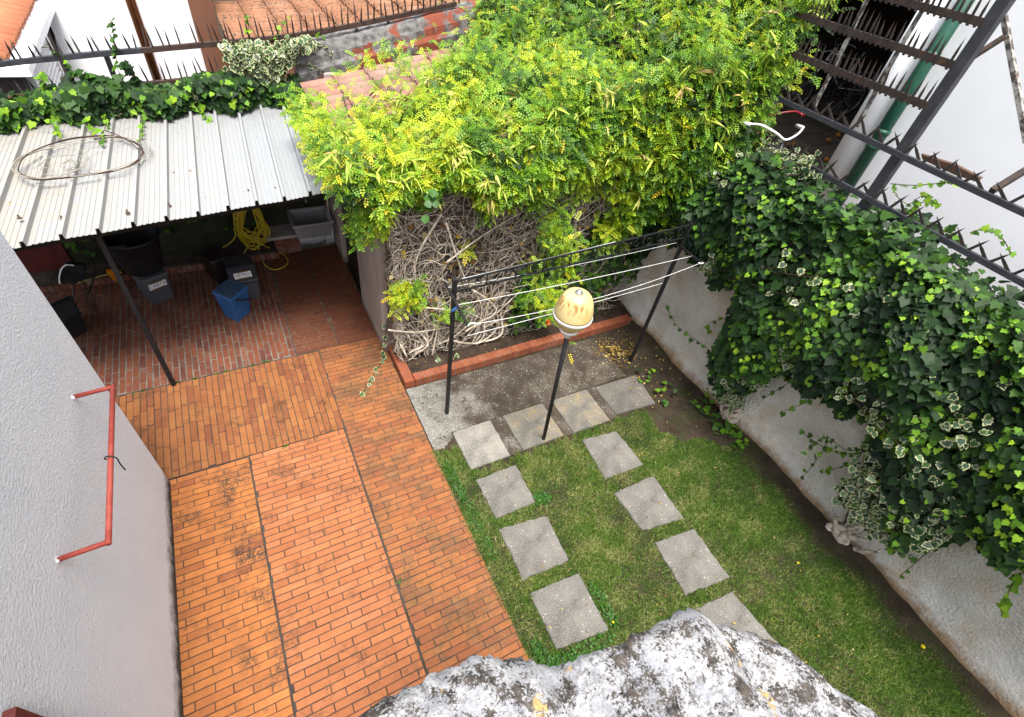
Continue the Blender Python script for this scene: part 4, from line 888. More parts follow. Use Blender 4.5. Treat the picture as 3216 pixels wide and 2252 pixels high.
def pinn():
    V = []; F = []
    def lf(b, d, L, w):
        b, d = np.array(b), np.array(d); d = d/np.linalg.norm(d); s = np.array([d[1], -d[0], 0]); n = len(V)
        V.extend([b, b+d*L*.5+s*w, b+d*L+[0, 0, -.04], b+d*L*.5-s*w]); F.append((n, n+1, n+2, n+3))
    for y in (.2, .42, .64, .84):
        for s in (-1, 1): lf((0, y, 0), (s, .55, .25), .27-.04*y, .085)
    lf((0, .92, 0), (0, 1, -.2), .28, .09)
    return np.array(V), np.array(F)
PV, PF = pinn()
TRI = np.array([(-.5, 0, 0), (.5, 0, 0), (0, 1, 0)]); TRF = np.array([(0, 1, 2)])
ELL = np.array([(0, 0, 0), (.22, .3, .03), (.2, .7, .02), (0, 1, -.06), (-.2, .7, .02), (-.22, .3, .03)]); ELF = np.array([(0, 1, 2, 3), (0, 3, 4, 5)])
def rnd(n, a, b): return rng.uniform(a, b, n)
def rvec(n, s=1): return rng.normal(size=(n, 3))*s
def nza(P, s, k=0): return np.array([mnoise.noise(Vector((p[0]*s+k, p[1]*s, p[2]*s))) for p in P])
# ------------------------------------------------------------------ lawn
STP = [np.array(c) for c, _ in ST]
def in_quad(x, y, q, e):
    r = np.ones(len(x), bool)
    for i in range(4):
        a, b = q[i], q[(i+1) % 4]; r &= ((b[0]-a[0])*(y-a[1])-(b[1]-a[1])*(x-a[0]))/np.hypot(*(b-a)) > e
    return r
def lawn(n):
    x = rnd(n, 1.13, 4.72); y = rnd(n, -1.6, 2.86); keep = np.ones(n, bool)
    for q in STP: keep &= ~in_quad(x, y, q, .022+.018*np.sin(x*47)*np.sin(y*53)+rng.normal(size=n)*.010)
    edge = np.where(x < 1.42, 2.80, 2.44)+.03*np.sin(x*23)+.03*np.sin(x*61); keep &= y < edge
    P = np.stack([x, y, np.zeros(n)], 1); nn = nza(P[:, :], 2.1); nf = nza(P, 6, 9)
    keep &= ~((x > 3.75-.18*nn) & (y > 1.72+.3*nn-.55*(x-4.2)))        # bare soil by the wall
    keep &= rng.random(n) < np.clip(1.35+1.0*nf+.5*nn-1.5*np.clip((x-4.45)/.3, 0, 1), .12, 1)
    x, y, nn, nf = x[keep], y[keep], nn[keep], nf[keep]; n = len(x); P = np.stack([x, y, np.full(n, -.012)], 1)
    D = norm(np.stack([rnd(n, -1, 1), rnd(n, -1, 1), rnd(n, .25, 1.3)], 1)); A = norm(np.cross(D, rvec(n))); 
    dry = (rng.random(n) < np.clip(.30+.6*nf-.20*np.clip((x-3.3), 0, 1)*1.5, .02, .6))
    tone = np.where(dry, rnd(n, .75, 1), np.clip(rnd(n, .12, .78)+.25*nn-.10*np.clip(x-3.5, 0, 1), 0, .72))
    L = rnd(n, .020, .050)*(1+.3*nn); T = TRI*[.14, 1, 1]
    o = scatter(T, TRF, P, A, D, L, tone, 'grass', M['grass']); tag(o, 'short mown lawn grass around the stepping stones', 'grass', kind='stuff')
lawn(460000)
def clover(cs, name, lab, n, sz=.016):
    P = []
    for (x, y, rx, ry) in cs:
        th = rnd(n, 0, 6.283); r = np.sqrt(rng.random(n)); P.append(np.stack([x+rx*r*np.cos(th), y+ry*r*np.sin(th), rnd(n, .008, .045)], 1))
    P = np.concatenate(P); n = len(P); N = np.array([0, 0, 1])+rvec(n, .35); D = rvec(n)*[1, 1, .1]
    HEART = np.array([(0, 0, 0), (.5, .3, .05), (.45, .8, .05), (0, .75, -.02), (-.45, .8, .05), (-.5, .3, .05)])
    o = scatter(HEART, ELF, P, N, D, rnd(n, .7, 1.3)*sz, rnd(n, 0, 1), name, M['clover']); tag(o, lab, 'clover', kind='stuff')
clover([(1.96, 1.86, .09, .06), (1.93, 1.9, .05, .05)], 'clover', 'bright clover patch between two stepping stones', 160)
clover([(1.95, .75, .06, .22), (1.6, .52, .3, .07), (1.38, .5, .16, .10), (1.25, .6, .07, .18)], 'clover', 'clover patch around the stepping stone beside the ledge', 260)
clover([(1.24, 1.9, .06, .45), (1.22, 2.4, .05, .25)], 'clover', 'lush green clover strip along the patio edge', 300, .014)
# ------------------------------------------------------------------ ivy on the right wall
def shoots(mb, pts_list, r=.004):
    for q in pts_list: mb.tube(spline(q, 5), r, 5)
LOWY = np.array([-1.6, -.63, -.33, -.1, .3, .55, .72, .95, 1.35, 1.75, 1.9, 2.35, 2.55, 3.0, 3.5, 3.9, 4.1, 4.4])
LOWZ = np.array([1.30, 1.28, 1.18, .62, .62, .95, 1.22, 1.30, 1.20, 1.05, .40, .45, 1.42, 1.52, 1.66, 1.45, .95, .45])
def wall_ivy():
    iv = thing('ivy', 'thick dark green ivy hanging over the cream plaster wall', 'ivy', (4.6, 1.5, 0))
    n = 15000; y = rnd(n, -1.9, 4.45); u = rng.random(n); lo = np.interp(y, LOWY, LOWZ)+.07*np.sin(y*17)+.05*np.sin(y*41+1)
    z = lo+(2.78-lo)*u**.9; dep = rng.random(n)**1.6
    bulge = .15+.25*np.sin(np.clip((z-lo)/(2.8-lo), 0, 1)*math.pi)**.7+.06*np.sin(y*3.1+z*2)+.05*np.sin(y*7.3-z*5)
    x = WX-.03-bulge*(1-dep*.8)
    P = np.stack([x, y, z], 1); nn = nza(P, 1.7); nf = nza(P, 4.5, 5)
    up = np.clip((z-2.0)/.8, 0, 1)
    N = np.array([-1., -.15, .75])+rvec(n, .34)+up[:, None]*np.array([.25, 0, .7]); D = np.array([-.25, -.1, -1.])+rvec(n, .40)
    young = (rng.random(n) < np.clip(.09+.5*nf+.24*(y < 1.8)*(nn > -.05)+.14*up, 0, .65)) & (dep < .6)
    S = np.where(young, rnd(n, .035, .062), rnd(n, .05, .115)); x2 = x-np.where(young, rnd(n, .01, .06), 0); P[:, 0] = x2
    tone = np.where(young, rnd(n, .5, .95)+.15*nf, np.clip(rnd(n, .05, .50)+.30*nn, 0, .6))
    a = young; scatter(IVL, IFL, P[a], N[a], D[a], S[a], tone[a], 'young_leaves', M['ivy'], iv); a = ~young; scatter(IV, IF, P[a], N[a], D[a], S[a], tone[a], 'foliage', M['ivy'], iv)
    # over the top, between the rails
    n = 2600; y = rnd(n, -1.8, 4.0); P = np.stack([rnd(n, 4.45, 5.05), y, rnd(n, 2.55, 2.86)-.02+.07*np.sin(y*5)], 1)
    scatter(IV, IF, P, np.array([-.35, -.1, 1])+rvec(n, .4), rvec(n)*[1, 1, .4]+[-.6, 0, -.3], rnd(n, .05, .09), np.clip(rnd(n, .05, .75), 0, 1)**1.3, 'top_foliage', M['ivy'], iv)
    m = MB()
    for i in range(70):
        y0 = random.uniform(-1.7, 4.3); p = [np.array([WX-.03, y0, random.uniform(.05, .6) if np.interp(y0, LOWY, LOWZ) < .8 else np.interp(y0, LOWY, LOWZ)+.1])]
        for k in range(7): p.append(p[-1]+np.array([random.uniform(-.06, .03), random.uniform(-.12, .12), .28])); p[-1][0] = min(p[-1][0], WX-.02)
        m.tube(spline([q for q in p if q[2] < 2.75] if len([q for q in p if q[2] < 2.75]) > 2 else p[:3], 3), random.uniform(.004, .010), 5)
    m.build('stem', M['twig'], iv, True)
    for m in TRK: m.build('trunk', M['stem'], iv, True)
    return iv
iv = wall_ivy()
def sprig(parent, q, m, n, size, tone, lm, T=IVL, TF=IFL, rim=None, r=.0035, sm='twig', drop=.5):
    S = spline(q, 6); MB().tube(S, r, 5).build('stem', M[sm], parent, True)
    i = np.linspace(1, len(S)-1, n).astype(int); P = S[i]+rvec(n, .012); N = np.array([-.5, -.4, .8])+rvec(n, .35); D = rvec(n, .6)+[-.2, -.2, -drop]
    scatter(T, TF, P, N, D, size*rnd(n, .7, 1.25), rnd(n, *tone), 'leaves', lm, parent, rim)
for q, n in ((((1000, 890), (900, 950), (770, 1030)), 7), (((1150, 960), (1060, 1010), (990, 1070), (870, 1115)), 9), (((1300, 1060), (1180, 1040), (1080, 1000), (1020, 940)), 7), (((1130, 1260), (1110, 1340), (1040, 1440), (970, 1530)), 10), (((1400, 1360), (1250, 1370), (1150, 1350), (1060, 1300), (980, 1245)), 11), (((1300, 1420), (1200, 1450), (1110, 1480)), 7), (((560, 560), (440, 590), (420, 640)), 5), (((170, 480), (230, 600), (330, 680), (440, 760), (520, 800)), 13), (((1750, 1000), (1900, 960), (2050, 980)), 6)):
    sprig(iv, [at('D2', x, y, X=WX-.10-.02*i) for i, (x, y) in enumerate(q)], M['ivy'], n, .055, (.45, .9), M['ivy'])
sprig(iv, [at('V', x, y, X=4.6) for x, y in ((2150, 1195), (2110, 1215), (2060, 1255), (2020, 1290))], M['ivy'], 8, .06, (.5, .8), M['ivy'])
sprig(iv, [at('V', x, y, X=4.45) for x, y in ((2330, 1250), (2285, 1290), (2260, 1330), (2245, 1380))], M['ivy'], 14, .07, (.7, 1), M['ivy'])
for q in (((1230, 1230), (1310, 1290), (1400, 1240), (1500, 1290)), ((1200, 1160), (1350, 1170), (1480, 1160), (1600, 1150)), ((1260, 1360), (1330, 1330), (1420, 1270), (1490, 1280)), ((1700, 1470), (1800, 1450), (1900, 1500), (1960, 1600))):
    sprig(iv, [at('C4', x, y, X=4.87) for x, y in q], M['ivy'], 10, .05, (.6, 1), M['ivy'])
# leaves on the ground under the wall
n = 70; P = np.concatenate([np.stack([rnd(35, 4.35, 4.62), rnd(35, 1.75, 2.3), rnd(35, .02, .12)], 1), np.stack([rnd(14, 3.95, 4.35), rnd(14, 2.3, 2.95), rnd(14, .03, .08)], 1), np.stack([rnd(21, 4.4, 4.6), rnd(21, 1.5, 1.8), rnd(21, .02, .10)], 1)])
scatter(IVL, IFL, P, np.array([0, 0, 1])+rvec(n, .3), rvec(n)*[1, 1, .1], rnd(n, .05, .08), rnd(n, .3, .9), 'ground_leaves', M['ivy'], iv)
def varieg(label, cells, n, size, loc, tone=(0, 1), N0=(-1, -.2, .7), D0=(-.2, -.1, -1), trail=()):
    v = thing('variegated_ivy', label, 'ivy', loc); P = []
    for (c, s, k) in cells: P.append(np.array(c)+np.clip(rvec(int(n*k)), -1.7, 1.7)*np.array(s))
    P = np.concatenate(P); P = np.concatenate([P, P+rvec(len(P), .03)]); n = len(P); size = size*.82
    scatter(IV, IF, P, np.array(N0)+rvec(n, .4), np.array(D0)+rvec(n, .5), size*rnd(n, .6, 1.2), rnd(n, *tone), 'foliage', M['ivyv'], v, IR)
    m = MB()
    for i in range(12):
        a, b = P[rng.integers(n)], P[rng.integers(n)]; m.tube([a, (a+b)/2+rvec(1, .03)[0], b], .003, 4)
    m.build('stem', M['twig'], v, True)
    for q, k in trail: sprig(v, q, None, k, size*.9, (.3, 1), M['ivyv'], IV, IF, IR)
    return v
A5 = lambda x, y, X: at('V', x, y, X=X)
varieg('cream edged variegated ivy clump low on the plaster wall at the right', [(A5(1960, 1120, 4.5), (.07, .14, .16), .45), (A5(2070, 1130, 4.45), (.08, .15, .16), .45), (A5(2000, 1180, 4.5), (.05, .12, .08), .25), (A5(1970, 1060, 4.5), (.05, .1, .07), .12)], 430, .085, tuple(A5(2000, 1210, 4.6)), trail=[([A5(x, y, 4.5) for x, y in ((1960, 1000), (1900, 1010), (1850, 980), (1810, 1010))], 10)])
varieg('cream edged variegated ivy clump between the two bare plaster patches', [(A5(1630, 850, 4.5), (.05, .10, .10), .5), (A5(1680, 830, 4.45), (.05, .10, .08), .35), (A5(1650, 900, 4.52), (.04, .07, .06), .2), (A5(1760, 800, 4.4), (.04, .12, .05), .25)], 130, .07, tuple(A5(1650, 920, 4.6)))
varieg('cream edged variegated ivy at the fence end of the dark ivy', [(A5(1680, 360, 4.6), (.08, .14, .05), .5), (A5(1600, 390, 4.4), (.06, .12, .06), .3), (A5(1740, 345, 4.7), (.06, .12, .05), .3), (A5(1800, 370, 4.7), (.05, .1, .05), .2)], 130, .065, tuple(A5(1680, 390, 4.6)), N0=(-.6, -.2, 1))
varieg('scattered cream edged ivy leaves amid the dark ivy near the clothesline', [(A5(1590, 590, 4.4), (.03, .05, .07), .3), (A5(1960, 930, 4.35), (.04, .3, .10), .3), (A5(2150, 960, 4.35), (.04, .2, .25), .3), (A5(1850, 700, 4.35), (.04, .4, .25), .35)], 90, .075, tuple(A5(1590, 620, 4.5)))
# ------------------------------------------------------------------ ivy on the back wall, over the canopy
def back_ivy():
    v = thing('ivy', 'dark green ivy along the wall top behind the metal canopy', 'ivy', (-.8, 7.1, 1.95)); n = 3400
    x = rnd(n, -3.2, .98); P = np.stack([x, 7.20-rnd(n, 0, .34)*(1+.3*np.sin(x*9)), 2.00+.045*(x+1.9)+rnd(n, 0, .26)*(1+.25*np.sin(x*5+1))], 1); nf = nza(P, 3.5)
    young = rng.random(n) < np.clip(.16+.6*nf, .02, .6); S = np.where(young, rnd(n, .05, .085), rnd(n, .08, .125))
    tone = np.where(young, rnd(n, .55, 1), rnd(n, .05, .5)); N = np.array([-.1, -.75, .75])+rvec(n, .35); D = np.array([0, -.6, -.8])+rvec(n, .45)
    a = young; P[a, 1] -= .05; scatter(IVL, IFL, P[a], N[a], D[a], S[a], tone[a], 'young_leaves', M['ivy'], v); a = ~young; scatter(IV, IF, P[a], N[a], D[a], S[a], tone[a], 'foliage', M['ivy'], v)
    m = MB()
    for i in range(30):
        x = random.uniform(-3, .8); m.tube(spline([(x, 7.2, 2.0), (x+random.uniform(-.1, .3), 7.1, 2.15), (x+random.uniform(.2, .6), 7.15, 2.2)], 4), .006, 5)
    m.build('stem', M['twig'], v, True)
    B = lambda k, x, y, yy=7.1: at(k, x, y, Y=yy)
    sprig(v, [B('E7', x, y, 7.22) for x, y in ((1760, 1150), (1690, 950), (1660, 700), (1630, 450), (1590, 270))], None, 17, .075, (.35, .7), M['ivy'])
    sprig(v, [B('E7', x, y, 7.22) for x, y in ((1300, 1280), (1120, 1100), (1000, 980), (850, 800), (700, 690), (600, 690))], None, 13, .05, (.4, .9), M['ivy'])
    sprig(v, [B('E7', x, y, 7.1) for x, y in ((1500, 1300), (1350, 1150), (1200, 1070), (1000, 1080))], None, 22, .08, (.2, .6), M['ivy'])
    sprig(v, [B('E7', x, y, 7.1) for x, y in ((700, 1450), (640, 1250), (590, 1080))], None, 14, .08, (.5, .9), M['ivy'])
    sprig(v, [B('E7', x, y, 7.05) for x, y in ((2000, 1250), (1880, 1020), (1750, 900))], None, 26, .085, (.1, .4), M['ivy'])
    for q, k in ((((860, 560), (900, 650), (930, 780), (935, 920)), 15), (((700, 760), (690, 830), (650, 920)), 10), (((320, 780), (360, 840), (380, 890)), 9), (((540, 790), (590, 830), (620, 870)), 8), (((1280, 700), (1330, 740), (1370, 790)), 12), (((1500, 650), (1520, 700), (1530, 750)), 9)):
        sprig(v, [at('C1', x, y, Z=2.03+.05*(1-i/len(q))) for i, (x, y) in enumerate(q)], None, k, .06, (.55, 1), M['ivy'])
    for q, k in ((((1640, 330), (1640, 250), (1625, 150), (1610, 90)), 13), (((1780, 260), (1830, 200), (1880, 130)), 9), (((2000, 250), (2080, 210), (2120, 230)), 6)):
        sprig(v, [at('C1', x, y, Y=7.24) for x, y in q], None, k, .05, (.5, .95), M['ivy'])
back_ivy()
B4 = lambda x, y, Y=7.1: at('E4', x, y, Y=Y)
varieg('bushy cream edged variegated ivy on the wall top above the canopy corner', [(B4(680, 450), (.09, .06, .07), .4), (B4(850, 500), (.11, .06, .09), .5), (B4(980, 430), (.09, .06, .06), .3), (B4(820, 620), (.13, .05, .06), .4), (B4(1120, 350), (.09, .05, .035), .15), (B4(600, 420), (.06, .05, .05), .15)], 420, .085, tuple(B4(820, 720)), N0=(-.1, -.8, .7), D0=(0, -.4, -1), trail=[([B4(x, y, 7.06) for x, y in ((1100, 520), (1220, 530), (1310, 570), (1370, 650))], 9), ([B4(x, y, 7.15) for x, y in ((1150, 330), (1250, 340), (1360, 400), (1400, 500))], 9)])
varieg('small cream edged ivy patch among the dark ivy behind the wire hoop', [(at('E7', 1400, 1400, Y=7.0), (.06, .03, .05), .5), (at('E7', 1550, 1500, Y=6.98), (.06, .03, .05), .5), (at('E4', 230, 740, Y=7.0), (.05, .03, .05), .4), (at('E4', 640, 800, Y=6.95), (.04, .03, .03), .2)], 70, .075, tuple(at('E7', 1450, 1500, Y=7.05)), N0=(-.1, -.8, .7), D0=(0, -.4, -1))
# ------------------------------------------------------------------ flowering vine on the outbuilding
def vine():
    v = thing('flowering_vine', 'large yellow green flowering vine with bare brown stems over the outbuilding', 'vine', (2.6, 4.3, 0))
    def ztop(x, y):
        return 2.56+.13*(x-.7)+.40*np.clip((x-2.6)/2, 0, 1)**1.3+.55*np.clip((x-3.9)/1.1, 0, 1)**1.5+.12*np.sin(x*2.3+y*1.7)+.08*np.sin(x*5.1-y*3.3)+.05*np.sin(x*9.7+y*8.1)
    # crown sheet
    n = 52000; x = rnd(n, .55, 5.45); y = rnd(n, 3.35, 7.9); w1 = .12*np.sin(y*4)+.1*np.sin(y*9); 
    front = 4.02-.10*np.sin(x*3.2)-.55*np.clip((x-3.4)/1.2, 0, 1); left = .80+.16*np.clip(y-4.6, 0, 3)+w1*.8; back = np.interp(x, [.7, 1.2, 1.7, 2.4, 3.2, 4.5, 5.5], [4.7, 5.05, 5.4, 5.9, 6.9, 8.3, 8.6])+.12*np.sin(x*6)
    k = (y > front) & (x > left) & (y < back) & ~((x > 4.7) & (y < 3.42)); x, y = x[k], y[k]; n = len(x)
    zt = ztop(x, y); ed = np.minimum(np.minimum(x-(.72+.16*np.clip(y-4.6, 0, 3)), back[k]-y), 1); zt = zt-.18*np.exp(-np.clip(ed, 0, 1)/.25)
    cc = np.stack([rnd(900, .5, 5.5), rnd(900, 3.3, 8)], 1); cn = rng.random(900); cz = rnd(900, .05, .26)
    def clump(px, py):
        i = np.empty(len(px), int); d = np.empty(len(px))
        for s_ in range(0, len(px), 4000):
            q = (px[s_:s_+4000, None]-cc[None, :, 0])**2+(py[s_:s_+4000, None]-cc[None, :, 1])**2; i[s_:s_+4000] = q.argmin(1); d[s_:s_+4000] = np.sqrt(q.min(1))
        return i, d
    ci, cd = clump(x, y); zt = zt+cz[ci]*(1-(cd/.15)**2).clip(-.6, 1); hole = (cd > .10) & (rng.random(n) < .55)
    dep = rng.random(n)**1.5*.5; dep[hole] += .22; P = np.stack([x, y, np.maximum(zt-dep, 2.24+.215*(x-.97)+.07)], 1); lf = x < 1.15; P[lf, 2] = np.maximum((zt-dep)[lf], 2.36)
    # front curtain
    n2 = 9500; x2 = rnd(n2, 1.04, 4.9); f2 = 4.02-.10*np.sin(x2*3.2)-.55*np.clip((x2-3.4)/1.2, 0, 1)
    lo = np.interp(x2, [.85, 1.1, 1.4, 1.76, 2.1, 2.5, 3.2, 3.7, 4.1, 4.5, 4.9], [2.05, 2.02, 2.2, 2.28, 2.12, 2.1, 2.05, 1.95, 1.85, 1.75, 1.9])+.10*np.sin(x2*11)+.07*np.sin(x2*23); zt2 = ztop(x2, f2)
    u = rng.random(n2)**.85; z2 = lo+(zt2-lo)*u; P2 = np.stack([x2, f2+.05-.16*np.sin(u*math.pi)+rng.random(n2)**2*.35, z2], 1)
    # ragged shoots above and to the left
    n3 = 700; i = rng.integers(0, n, n3); P3 = P[i].copy(); P3[:, 2] = zt[i]+rnd(n3, .02, .16)
    n4 = 800; P4 = np.stack([rnd(n4, .66, 1.0), rnd(n4, 4.3, 5.9), rnd(n4, 2.32, 2.6)], 1)
    n5 = 330; x5 = rnd(n5, 1.0, 3.4); P5 = np.stack([x5, np.interp(x5, [.7, 1.2, 1.7, 2.4, 3.2], [4.7, 5.05, 5.4, 5.9, 6.9])+rnd(n5, -.1, .85), x5], 1); P5[:, 2] = ztop(P5[:, 0], P5[:, 1])-.05+rnd(n5, -.05, .2)
    # green patches hanging over the stems
    def blob(c, s, n): return np.array(c)+np.clip(rvec(n), -1.8, 1.8)*np.array(s)
    F_ = lambda x, y, Y: at('V', x, y, Y=Y)
    P6 = np.concatenate([blob(F_(820, 490, 4.15), (.08, .06, .14), 230), blob(F_(915, 660, 4.1), (.10, .05, .10), 210), blob(F_(1270, 575, 4.1), (.10, .05, .16), 230), blob(F_(1370, 520, 4.0), (.12, .06, .12), 260), blob(F_(1250, 510, 4.0), (.1, .06, .12), 180), blob(F_(1200, 660, 4.0), (.13, .05, .10), 150), blob(F_(1430, 470, 3.9), (.14, .1, .1), 200), blob(F_(1240, 690, 3.9), (.08, .05, .12), 80), blob(F_(1210, 590, 4.15), (.1, .05, .1), 90), blob(F_(1010, 700, 4.05), (.12, .04, .06), 60), blob(F_(1050, 560, 4.1), (.03, .02, .03), 14)])
    P7 = np.stack([rnd(420, 4.75, 5.25), rnd(420, 3.15, 3.7), rnd(420, 3.3, 4.35)], 1); P7 = P7[(P7[:, 1] > 3.62-.32*np.sin(P7[:, 2]*5)**2)]
    P = np.concatenate([P, P2, P3, P4, P5, P6, P7]); n = len(P)
    nn = nza(P, 1.3); nf = nza(P, 4.2, 3); nl = np.clip((2.2-P[:, 0])/1.5, 0, 1)
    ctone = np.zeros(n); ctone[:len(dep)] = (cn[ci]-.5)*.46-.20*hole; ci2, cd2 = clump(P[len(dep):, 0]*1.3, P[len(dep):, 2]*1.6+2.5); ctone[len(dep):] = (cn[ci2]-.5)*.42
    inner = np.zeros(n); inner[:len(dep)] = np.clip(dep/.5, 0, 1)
    tone = np.clip(.52+.24*nn+.34*nf+.16*nl+rng.normal(size=n)*.14-.38*inner+ctone, .02, .82); yl = rng.random(n) < (.006+.035*np.clip(nf, 0, 1)+.16*nl*(ctone > .05)); tone[yl] = rnd(yl.sum(), .82, 1)  # leaves deep in the crown and in its gaps toned darker as shade
    N = np.array([-.25, -.55, 1.])+rvec(n, .45); D = np.array([-.25, -.55, .10])+rvec(n, .65)
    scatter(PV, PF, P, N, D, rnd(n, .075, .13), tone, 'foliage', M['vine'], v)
    # pods in drooping stars
    nc = 900; i = rng.integers(0, len(x)+n2, nc); c = P[i]; c = c+np.array([0, -.03, .04]); c[:len(x)][:0]
    top = np.where(i < len(x), ztop(c[:, 0], c[:, 1])+.02, c[:, 2]); c[:, 2] = top; k = 5
    PP = np.repeat(c, k, 0)+rvec(nc*k, .008); D = np.array([-.15, -.5, -.35])+rvec(nc*k, .55); N = rvec(nc*k)+[0, -.3, 1]
    POD = np.array([(-.05, 0, 0), (.05, 0, 0), (.075, .5, .05), (.0, 1, -.10), (-.075, .5, .05)]); tn = np.repeat(rng.random(nc), k)*.8+rnd(nc*k, 0, .2)
    SZ = rnd(nc*k, .10, .19); scatter(POD, np.array([(0, 1, 2, 4)]), PP, N, D, SZ, tn, 'seed_pods', M['pod'], v)
    POD2 = np.array([(-.075, .5, .05), (.075, .5, .05), (0, 1, -.1)]); scatter(POD2, np.array([(0, 1, 2)]), PP, N, D, SZ, tn, 'seed_pods', M['pod'], v)
    # orange flowers
    for (k_, x_, y_, Y_) in (('F3', 885, 950, 3.55), ('V', 1115, 400, 3.95), ('V', 1205, 495, 4.0) if 0 else ('V', 1120, 395, 3.96), ('V', 1170, 270, 4.6), ('V', 1330, 180, 5)):
        c = at(k_, x_, y_, Y=Y_); m = MB()
        for q in range(9):
            d = rvec(1, .6)[0]+[0, -.4, .1]; d /= np.linalg.norm(d); m.tube([c, c+d*.035, c+d*.05+[0, 0, -.005]], [.003, .007, .004], 6)
        m.build('flower', M['flower'], v, True)
    # branches inside
    m = MB()
    for i in range(150):
        x0 = random.uniform(.9, 4.9); p = [np.array([x0, 4.25+random.random()*.15, 2.15])]
        for q in range(5): p.append(p[-1]+np.array([random.uniform(-.25, .25), random.uniform(.05, .45), random.uniform(-.02, .12)]))
        p = [np.array([max(a[0], .98), a[1], min(a[2], float(ztop(a[0], a[1]))-.06)]) for a in p]; m.tube(spline(p, 3), random.uniform(.004, .010), 4)
    m.build('branches', M['twig'], v)
    # bare tangle over the front wall
    for mk, cnt, r0, r1, dp in (('stemd', 950, .0035, .008, .12), ('stem', 1050, .0026, .0075, .0)):
        m = MB()
        for i in range(cnt):
            x0 = 1.18+3.3*random.random()**1.25; z0 = random.uniform(.05, 2.2); a = random.uniform(0, 2*math.pi); p = [np.array([x0, 4.30+dp-random.random()*.16, z0])]; tw = random.uniform(-.5, .5)
            for q in range(random.randint(6, 12)):
                a += tw*.6+random.uniform(-.7, .7); l = random.uniform(.05, .11)
                nx = p[-1]+np.array([math.cos(a)*l, random.uniform(-.035, .035), math.sin(a)*l*1.1]); bul = .20*math.sin(np.clip(nx[2]/2.2, 0, 1)*math.pi)
                nx[1] = np.clip(nx[1], 4.14-bul+dp*.6, 4.43); nx[2] = np.clip(nx[2], .07, 2.35); nx[0] = nx[0] if nx[0] > 1.17 else 1.17+random.random()*.14; p.append(nx)
            S = spline(p, 3); m.tube(S, np.linspace(1, .55, len(S))*random.uniform(r0, r1), 4)
        m.build('bare_stems', M[mk], v, True)
    m = MB()
    for i in range(46):       # thick woody stems low down
        x0 = random.uniform(1.25, 2.3); x1 = x0+random.uniform(-.8, .9); p = [(x0, 4.12+random.random()*.2, .06), (x0+(x1-x0)*.3+random.uniform(-.15, .15), 4.05+random.random()*.2, random.uniform(.12, .5)), (x0+(x1-x0)*.7+random.uniform(-.15, .15), 4.1+random.random()*.2, random.uniform(.3, .9)), (max(x1, 1.25), 4.2+random.random()*.15, random.uniform(.6, 1.7))]; p = [(max(a[0], 1.22), a[1], a[2]) for a in p]
        S = spline(p, 6); m.tube(S, np.linspace(1, .5, len(S))*random.uniform(.007, .017), 6)
    for q in (((1000, 500), (1040, 620), (1080, 690), (1060, 760)), ((990, 480), (930, 600), (960, 720)), ((1060, 650), (1110, 690), (1120, 760)), ((880, 700), (940, 690), (1040, 700), (1090, 720)), ((870, 740), (930, 745), (1000, 735)), ((1000, 590), (1080, 530), (1180, 470))):
        S = spline([at('V', x, y, Y=4.08) for x, y in q], 6); m.tube(S, np.linspace(.012, .006, len(S)), 7)
    m.build('woody_stems', M['stem'], v, True)
    n = 260; P = np.stack([rnd(n, 1.15, 4.4), 4.18-rnd(n, 0, .1), rnd(n, .3, 2.1)], 1)
    scatter(IV, IF, P, rvec(n)+[0, -1, .3], rvec(n), rnd(n, .02, .06), rnd(n, 0, 1), 'dry_leaves', M['litter'], v)
    # hanging shoots in front of the clothesline
    for q, k in ((((1262, 520), (1266, 600), (1258, 660), (1262, 690)), 16), (((1215, 540), (1205, 620), (1195, 680), (1215, 720)), 13), (((1255, 690), (1270, 740), (1275, 790)), 5)):
        S = spline([at('V', x, y, Y=3.35 if x < 1250 or y < 680 else 2.6) for x, y in q], 6); MB().tube(S, .0028, 5).build('shoot', M['vinestem'], v, True)
        i = np.linspace(0, len(S)-1, k).astype(int); P = S[i]; scatter(PV, PF, P, np.array([0, -.5, 1])+rvec(k, .4), rvec(k)+[0, -.3, -.1], rnd(k, .07, .11), rnd(k, .5, .95), 'leaves', M['vine'], v)
vine()
# ivy low on the front of the outbuilding, right half
n = 900; x = rnd(n, 2.7, 4.7); z = rnd(n, .15, 1.75); k = (z < 1.75-.5*np.abs(np.sin(x*2.5))) & ~((x > 4.12) & (z < .55)) & ~((x < 3.1) & (z > 1.2)); P = np.stack([x, 4.22-rnd(n, 0, .16), z], 1)[k]; n = len(P)
v = thing('ivy', 'dark ivy on the outbuilding front behind the lamp globe', 'ivy', (3.7, 4.3, 0))
scatter(IV, IF, P, np.array([-.3, -1, .6])+rvec(n, .35), np.array([0, -.2, -1])+rvec(n, .45), rnd(n, .05, .095), np.clip(rnd(n, .1, .75), 0, 1), 'foliage', M['ivy'], v)
m = MB()
for i in range(14): xx = random.uniform(2.8, 4.5); m.tube(spline([(xx, 4.3, .1), (xx+random.uniform(-.2, .2), 4.27, .6), (xx+random.uniform(-.3, .3), 4.25, 1.2)], 4), .006, 5)
m.build('stem', M['twig'], v, True)
n = 160; c = at('V', 960, 435, Y=3.92); P = np.concatenate([c+rvec(10, .05), np.stack([rnd(150, -2.2, .2), 7.13-rnd(150, 0, .03), rnd(150, .3, 1.5)], 1)])[:n]
v2 = thing('ivy', 'dim ivy sprigs on the mossy wall behind the bins', 'ivy', (-.9, 7.1, .3)); scatter(IV, IF, P[10:], np.array([0, -1, .4])+rvec(150, .3), np.array([0, -.2, -1])+rvec(150, .4), rnd(150, .05, .08), rnd(150, .2, .7), 'foliage', M['ivy'], v2)
